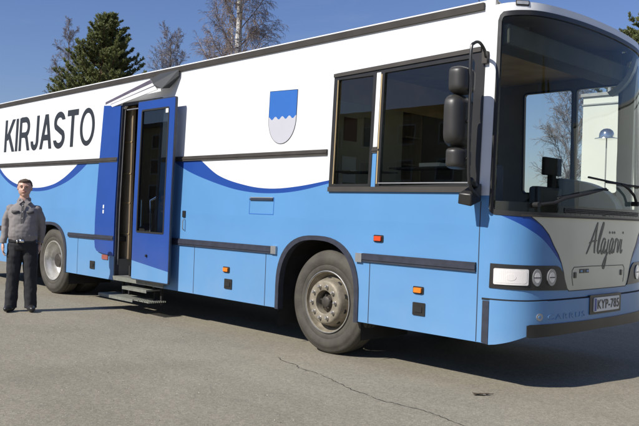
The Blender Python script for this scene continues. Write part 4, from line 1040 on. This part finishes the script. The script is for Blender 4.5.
# crack across the asphalt
def crack():
    rnd = random.Random(3)
    P = spline([(-.12,-.46),(.06,-.56),(.26,-.585),(.40,-.66),(.62,-.675),(.84,-.735),(1.02,-.80),(1.25,-.885),(1.45,-.915),(1.62,-.965),(1.83,-.95),(2.07,-.95),(2.35,-1.02),(2.6,-1.10)], 10)
    mb = MB(); Lf = []; Rt = []
    for i, p in enumerate(P):
        a = P[max(i-1,0)]; b = P[min(i+1,len(P)-1)]; d = Vector((b[0]-a[0], b[1]-a[1])).normalized(); n = Vector((-d.y, d.x))
        q = Vector(p)+n*rnd.uniform(-.009,.009); w = rnd.uniform(.0012,.0055)*min(1, i/8+.2, (len(P)-1-i)/10+.1)
        Lf.append(q+n*w); Rt.append(q-n*w*rnd.uniform(.5,1.4))
    n = len(P); mb.add([(p.x,p.y,.0035) for p in Lf]+[(p.x,p.y,.0035) for p in Rt], [(i,i+1,n+i+1,n+i) for i in range(n-1)])
    for k in range(7):   # hairline branches
        i = rnd.randrange(5, n-5); p = Lf[i]; a = rnd.uniform(-2.6,-.6)+rnd.choice((0,PI)); 
        q = p+Vector((math.cos(a), math.sin(a)))*rnd.uniform(.03,.10)
        mb.add([(p.x-.002,p.y,.0035),(p.x+.002,p.y,.0035),(q.x,q.y,.0035)], [(0,1,2)])
    o = mb.build('pavement_crack', mat('crack_dirt', (.045,.04,.034), .95)); o['kind'] = 'structure'
crack()
# a dead leaf lying on the asphalt
rnd = random.Random(5); mb = MB(); n = 18; vs = [(0,0,.016)]
for k in range(n):
    a = 2*PI*k/n; r = 1+.28*math.sin(3*a+1)+rnd.uniform(-.12,.12); vs.append((.062*r*math.cos(a), .030*r*math.sin(a), .006+.012*rnd.random()))
mb.add(vs, [(0, 1+k, 1+(k+1) % n) for k in range(n)]); mb.tube([(.05,.0,.010),(.11,.02,.014)], .003, 4)
mb.v = [(1.99+x*.8-y*.6, -.18+x*.6+y*.8, z) for x, y, z in mb.v]
lf = mb.build('dead_leaf', mat('leaf_brown', (.05,.035,.02), .9)); tag(lf, 'small dark dead leaf lying on the asphalt in front of the bus', 'leaf')
# a few loose grit stones
M_stone = [mat('grit_pale', (.42,.39,.33), .9, var=.2, scale=30), mat('grit_dark', (.085,.078,.066), .9, var=.2, scale=30)]
mb = MB()
for k in range(5200):
    u = rnd.random()**1.6; x = 5.4-u*9.5+rnd.uniform(-1.2,1.2); y = -4.6+u*4.4+rnd.uniform(-1.6,1.0)
    r = rnd.uniform(.0015,.0045)*(1.6 if rnd.random() < .06 else 1)
    mb.add([(x+r*rnd.uniform(.7,1.4),y,0),(x,y+r,0),(x-r,y,0),(x,y-r*rnd.uniform(.7,1.2),0),(x,y,r*.9)], [(0,1,4),(1,2,4),(2,3,4),(3,0,4)], 0 if rnd.random() < .55 else 1)
o = mb.build('loose_grit', M_stone); tag(o, 'loose grit scattered over the asphalt yard', 'grit', kind='stuff')

# ------------------------------------------------------------------ white building and lamp beyond the bus (seen through the cab)
bl = thing('white_building', 'plain white flat roofed building seen through the windscreen behind the bus', 'building', (1.5, 14, 0))
M_bwhite = mat('white_render', (.60,.62,.58), .7, var=.04, scale=1)
M_bshade = mat('grey_flashing', (.30,.31,.31), .5)
mb = MB(); mb.box((-3.45,12,0),(9.5,19,4.42)); mb.build('wall', M_bwhite, bl)
mb = MB(); mb.box((-3.50,11.95,4.425),(9.55,19.05,4.50)); mb.box((-3.47,11.97,4.22),(4.0,11.997,4.25)); mb.build('roof_edge', M_bshade, bl)
mb = MB(); mb.tube([(-3.0,12.4,4.5),(-3.0,12.4,6.0)], .04, 6); mb.build('vent_pipe', M_bshade, bl)
lp_ = thing('dome_lamp', 'chrome dome lamp on a thin pole in front of the white building', 'lamp', (.26, 5.5, 0))
mb = MB(); mb.tube([(.26,5.5,0),(.26,5.5,2.64)], .010, 8); mb.build('pole', M_alu, lp_)
mb = MB(); mb.lathe([(r*.62, h*.62) for r, h in [(0,.30),(.08,.285),(.14,.24),(.17,.17),(.175,.10),(.175,.085),(.27,.06),(.275,.045),(.16,.03),(0,.02)]], (.26,5.5,2.62), 'z', 32); mb.build('lamp_head', M_chrome, lp_, 30)

# ------------------------------------------------------------------ trees
def branch_pts(rnd, p, d, L, n, wob, grav=0.):
    pts = [p]; d = d.normalized()
    for i in range(n):
        d = (d+Vector((rnd.uniform(-wob,wob), rnd.uniform(-wob,wob), rnd.uniform(-wob,wob)+grav))).normalized()
        pts.append(pts[-1]+d*L/n)
    return pts
def pine(x, y, H, R, label, cat_name, seed, zlow=.12, group=None, nleaf=1.0, col=None):
    rnd = random.Random(seed)
    t = thing('pine_tree', label, 'tree', (x, y, 0), group)
    tr = MB(); tp = [Vector((x+.12*math.sin(z*.8), y+.1*math.cos(z*.6), z)) for z in [H*.97*i/12 for i in range(13)]]
    tr.tube(tp, [.24*(1-i/12.6)**.8*H/10+.02 for i in range(13)], 9); 
    cr = MB(); bm_ = MB()
    def trunk_at(z): 
        f = max(0, min(.999, z/(H*.97)))*12; i = int(f); return tp[i].lerp(tp[i+1], f-i)
    z = H*zlow
    while z < H*.985:
        q = (z/H); rad = R*min(1, ((1-q)/(1-.38))**.6) if q > .38 else R*(.85+.15*math.sin(q*9))
        nb = rnd.randint(7, 10)
        a0 = rnd.uniform(0, 2*PI)
        for k in range(nb):
            a = a0+2*PI*k/nb+rnd.uniform(-.35,.35); L = rad*rnd.uniform(.66,1.08)
            if rnd.random() < .08: continue
            up = .45+.85*q+rnd.uniform(-.12,.12)
            bp = branch_pts(rnd, trunk_at(z), Vector((math.cos(a), math.sin(a), up*.6-.1)), L, 6, .13, .06)
            bm_.tube(bp, [max(.008, .035*(1-i/7)*L/2) for i in range(7)], 4, cap=False)
            # twigs with needle tufts
            nt_ = max(4, int(L*8*nleaf))
            for j in range(nt_):
                u = .22+.78*(j+rnd.random())/nt_; f = u*5.99; i = int(f); p = bp[i].lerp(bp[i+1], f-i)
                d = (bp[i+1]-bp[i]).normalized(); side = d.cross(Vector((0,0,1))).normalized()*rnd.choice((-1,1))
                tw = (d*rnd.uniform(.3,.9)+side*rnd.uniform(.2,1.)+Vector((0,0,rnd.uniform(.0,.7)))).normalized()
                l = rnd.uniform(.16,.42)*(.55+.5*(1-u)+.2)*max(.6, L/2.2)
                e = p+tw*l
                bm_.tube([p, e], [.009,.004], 3, cap=False)
                for s_ in range(3):
                    c = p.lerp(e, .35+.33*s_)
                    for m_ in range(15):
                        dv = (tw*.9+Vector((rnd.uniform(-1,1), rnd.uniform(-1,1), rnd.uniform(-.5,1)))).normalized()
                        ln = rnd.uniform(.08,.15); sd = dv.cross(Vector((rnd.uniform(-1,1),rnd.uniform(-1,1),rnd.uniform(-1,1)))).normalized()*rnd.uniform(.012,.026)
                        cr.add([c-sd, c+sd, c+dv*ln+sd*.5, c+dv*ln-sd*.5], [(0,1,2,3)], 0 if rnd.random() < .6 else (1 if rnd.random() < .7 else 2))
        z += H*rnd.uniform(.016,.026)
    tr.build('trunk', M_pbark, t); bm_.build('branches', M_pbark, t); cr.build('crown', M_needles, t)
    return t
M_pbark = mat('pine_bark', (.14,.08,.05), .9, var=.3, scale=8)
def needles(name, c):
    m = mat(name, c, .55, var=.3, scale=1.5); nt = m.node_tree; b_ = nt.nodes['Principled BSDF']; o = nt.nodes['Material Output']
    tr_ = nt.nodes.new('ShaderNodeBsdfTranslucent'); mx_ = nt.nodes.new('ShaderNodeMixShader'); mx_.inputs[0].default_value = .4
    nt.links.new(b_.inputs['Base Color'].links[0].from_socket, tr_.inputs['Color'])
    nt.links.new(b_.outputs[0], mx_.inputs[1]); nt.links.new(tr_.outputs[0], mx_.inputs[2]); nt.links.new(mx_.outputs[0], o.inputs['Surface']); return m
M_needles = [needles('pine_needles_a', (.19,.21,.075)), needles('pine_needles_b', (.26,.27,.11)), needles('pine_needles_c', (.11,.14,.055))]
pine(-26.9, 12, 10.1, 2.95, 'bushy green pine standing behind the far end of the bus roof', 'pine', 11, .20, nleaf=1.05)
pine(-9.3, 30, 11.4, 4.0, 'green pine peeking over the front corner of the bus roof', 'pine', 23, .5, nleaf=1.1)

def bare(name, x, y, H, R, label, seed, mt, mb_twig, lean=(0,0), group=None, droop=0., nmain=22, z0=.22, tr_r=.14, dens=1.0, clear=False, trunk2=False):
    rnd = random.Random(seed); t = thing(name, label, 'tree', (x, y, 0), group)
    tr = MB(); n = 14
    tp = [Vector((x+lean[0]*i/n+rnd.uniform(-.05,.05), y+lean[1]*i/n, H*i/n)) for i in range(n+1)]
    tr.tube(tp, [tr_r*(1-i/(n+.6))**.9+.012 for i in range(n+1)], 9)
    tw = MB()
    def grow(p, d, L, r, lev):
        nn = 5 if lev < 2 else 3
        pts = branch_pts(rnd, p, d, L, nn, .16+.05*lev, (.05 if lev < 2 else -droop))
        tw.tube(pts, [max(.0045, r*(1-.75*i/nn)) for i in range(nn+1)], 4 if lev == 0 else 3, cap=False)
        if lev >= 3: return
        k = int({0: 9, 1: 6, 2: 5}[lev]*dens*rnd.uniform(.8,1.2))
        for j in range(k):
            u = .2+.8*(j+rnd.random()*.8)/k; f = min(u, .999)*nn; i = int(f); q = pts[i].lerp(pts[i+1], f-i)
            dd = (pts[i+1]-pts[i]).normalized(); perp = dd.cross(Vector((rnd.uniform(-1,1),rnd.uniform(-1,1),rnd.uniform(-1,1)))).normalized()
            nd = dd*rnd.uniform(.7,1.2)+perp*rnd.uniform(.4,.75)
            if lev >= 1 and droop: nd += Vector((0,0,-droop*1.6))
            grow(q, nd, L*rnd.uniform(.38,.55)*(1.15-.4*u), r*.45, lev+1)
    for k in range(nmain):
        q = z0+(1-z0)*(k+rnd.random()*.7)/nmain; f = min(q, .999)*n; i = int(f); p = tp[i].lerp(tp[i+1], f-i)
        a = k*2.4+rnd.uniform(-.4,.4); L = R*(1.15-.85*q)*rnd.uniform(.8,1.25)*(1 if q > .3 else .8)
        grow(p, Vector((math.cos(a), math.sin(a), .85+.6*q)), L, .030*(1.1-q)*R/2.2+.006, 0)
    tr.build('trunk', mt, t); tw.build('crown', mb_twig, t); return t
def birch_bark():
    m, nt, b = _new('birch_bark'); N, L = nt.nodes, nt.links
    tc = N.new('ShaderNodeTexCoord'); mp = N.new('ShaderNodeMapping'); mp.inputs['Scale'].default_value = (2,2,9); L.new(tc.outputs['Object'], mp.inputs[0])
    n = N.new('ShaderNodeTexNoise'); n.inputs['Scale'].default_value = 1.6; n.inputs['Detail'].default_value = 5; L.new(mp.outputs[0], n.inputs['Vector'])
    r = N.new('ShaderNodeValToRGB'); r.color_ramp.elements[0].position = .38; r.color_ramp.elements[0].color = (.06,.05,.04,1); r.color_ramp.elements[1].position = .46; r.color_ramp.elements[1].color = (.68,.65,.60,1)
    L.new(n.outputs['Fac'], r.inputs[0]); L.new(r.outputs[0], b.inputs['Base Color']); b.inputs['Roughness'].default_value = .8; return m
M_birch = birch_bark(); M_twig = mat('birch_twigs', (.22,.17,.14), .8, var=.2, scale=1); M_twig2 = mat('bare_twigs', (.19,.165,.16), .8, var=.2, scale=1)
M_gbark = mat('grey_bark', (.14,.12,.10), .9, var=.3, scale=6)
bare('birch_tree', -27.6, 20, 20.5, 3.4, 'tall leafless birch with white trunk rising above the bus roof', 4, M_birch, M_twig, (.5,0), None, .20, 50, .24, .30, 1.4)
bare('birch_tree', -29.6, 21.5, 13.4, 1.7, 'smaller leafless birch just left of the tall white trunk', 9, M_birch, M_twig, (-.3,0), None, .12, 26, .25, .10, 1.3)
bare('bare_tree', -33.9, 20, 11.6, 3.0, 'small leafless tree between the pine and the birches above the bus roof', 15, M_gbark, M_twig2, (.1,0), None, .04, 26, .45, .09, 1.25)
bare('bare_tree', -41.0, 17, 12.4, 2.6, 'leafless tree half hidden behind the left side of the pine', 21, M_gbark, M_twig2, (.2,0), None, .04, 26, .4, .10, 1.25)
bare('bare_tree', -13.3, 30, 8.6, 2.9, 'leafless tree seen through the cab windows behind the bus', 31, M_gbark, M_twig2, (.2,0), None, .04, 26, .15, .10, 1.2)

# ------------------------------------------------------------------ what stands behind the photographer and shows in the bus windows
def copy_tree(root, loc, rz, label):
    r = root.copy(); COL.objects.link(r); r.location = loc; r.rotation_euler = (0,0,rz); r['label'] = label; r['group'] = 'trees across the yard'
    for c in list(root.children):
        k = c.copy(); COL.objects.link(k); k.parent = r
    return r
src = bpy.data.objects['pine_tree']
for i, (x, y, rz) in enumerate([(-3,-30,5.),(24,16,1.7),(26,22,2.9),(31,12,4.4),(29,30,5.2),(38,-2,3.3)]):
    copy_tree(src, (x, y, 0), rz, 'green pine across the yard, mirrored in the bus windscreen')
hs = thing('apartment_block', 'long ochre four storey block across the yard, mirrored in the bus side windows', 'building', (-34,-40,0))
mb = MB(); mb.box((-66,-48,0),(-9,-36,10.6)); mb.build('wall', mat('ochre_render', (.42,.33,.19), .85, var=.1, scale=1), hs)
mb = MB(); mb.box((-66.4,-48.4,10.605),(-8.6,-35.6,11.0)); mb.build('roof', M_trim, hs)
for i in range(16):
    x = -64+3.5*i
    for z in (.9,3.4,5.9,8.4):
        f = MB(); f.box((x-.75,-35.985,z),(x+.75,-35.94,z+1.5)); f = f.build('window', M_bwhite, hs); g_ = MB(); g_.box((x-.65,-35.935,z+.1),(x+.65,-35.93,z+1.4)); g_.build('pane', M_dash, f)
# ================================================================== LIGHT, SKY, CAMERA
EL, AZ = math.radians(40), math.radians(80)
d = Vector((math.cos(AZ)*math.cos(EL), math.sin(AZ)*math.cos(EL), -math.sin(EL)))
ld = bpy.data.lights.new('sun', 'SUN'); ld.energy = 4.6; ld.angle = math.radians(.53); ld.color = (1, .955, .89)
so = bpy.data.objects.new('sun', ld); COL.objects.link(so); so.rotation_euler = d.to_track_quat('-Z', 'Y').to_euler(); so.location = (-4,-20,20)
w = bpy.data.worlds.new('World'); scn.world = w; w.use_nodes = True; nt = w.node_tree; N, L = nt.nodes, nt.links; N.clear()
out = N.new('ShaderNodeOutputWorld'); bg = N.new('ShaderNodeBackground'); sky = N.new('ShaderNodeTexSky')
sky.sky_type = 'NISHITA'; sky.sun_disc = False; sky.sun_elevation = EL; sky.sun_rotation = math.radians(190); sky.air_density = 1.25; sky.dust_density = .3; sky.ozone_density = 1.6; sky.altitude = 100
bg.inputs['Strength'].default_value = .064
tc = N.new('ShaderNodeTexCoord'); mp = N.new('ShaderNodeMapping'); mp.inputs['Scale'].default_value = (2.2, 5.5, 9); mp.inputs['Rotation'].default_value = (.2, .5, .6)
L.new(tc.outputs['Generated'], mp.inputs[0])
n = N.new('ShaderNodeTexNoise'); n.inputs['Scale'].default_value = 1.15; n.inputs['Detail'].default_value = 9; n.inputs['Roughness'].default_value = .62; n.inputs['Distortion'].default_value = .5
L.new(mp.outputs[0], n.inputs['Vector'])
r = N.new('ShaderNodeMapRange'); r.inputs['From Min'].default_value = .56; r.inputs['From Max'].default_value = .80; r.inputs['To Max'].default_value = .14; r.clamp = True
L.new(n.outputs['Fac'], r.inputs['Value'])
mx = N.new('ShaderNodeMix'); mx.data_type = 'RGBA'; L.new(r.outputs['Result'], mx.inputs['Factor']); tn = N.new('ShaderNodeMix'); tn.data_type = 'RGBA'; tn.blend_type = 'MULTIPLY'; tn.inputs['Factor'].default_value = 1; tn.inputs['B'].default_value = (.74, .84, 1.25, 1); L.new(sky.outputs[0], tn.inputs['A']); L.new(tn.outputs['Result'], mx.inputs['A']); mx.inputs['B'].default_value = (6.2, 6.6, 7.2, 1)
L.new(mx.outputs['Result'], bg.inputs['Color']); L.new(bg.outputs[0], out.inputs['Surface'])
cd = bpy.data.cameras.new('camera'); cam = bpy.data.objects.new('camera', cd); COL.objects.link(cam)
cd.sensor_width = 36; cd.lens = 770/639*36; cd.clip_end = 3000; cd.clip_start = .05
R3 = Matrix(((.6973087,-.0236313,.7163812),(.7159169,-.0258114,-.6977082),(.0349786,.9993875,-.0010805)))
cam.matrix_world = Matrix.Translation((5.4611938,-5.4109659,1.4)) @ R3.to_4x4()
scn.camera = cam
scn.view_settings.view_transform = 'Standard'; scn.view_settings.look = 'None'; scn.view_settings.gamma = 1; scn.view_settings.exposure = .35
scn.view_settings.use_curve_mapping = False
scn.cycles.max_bounces = 8; scn.cycles.transparent_max_bounces = 24; scn.cycles.use_denoising = True
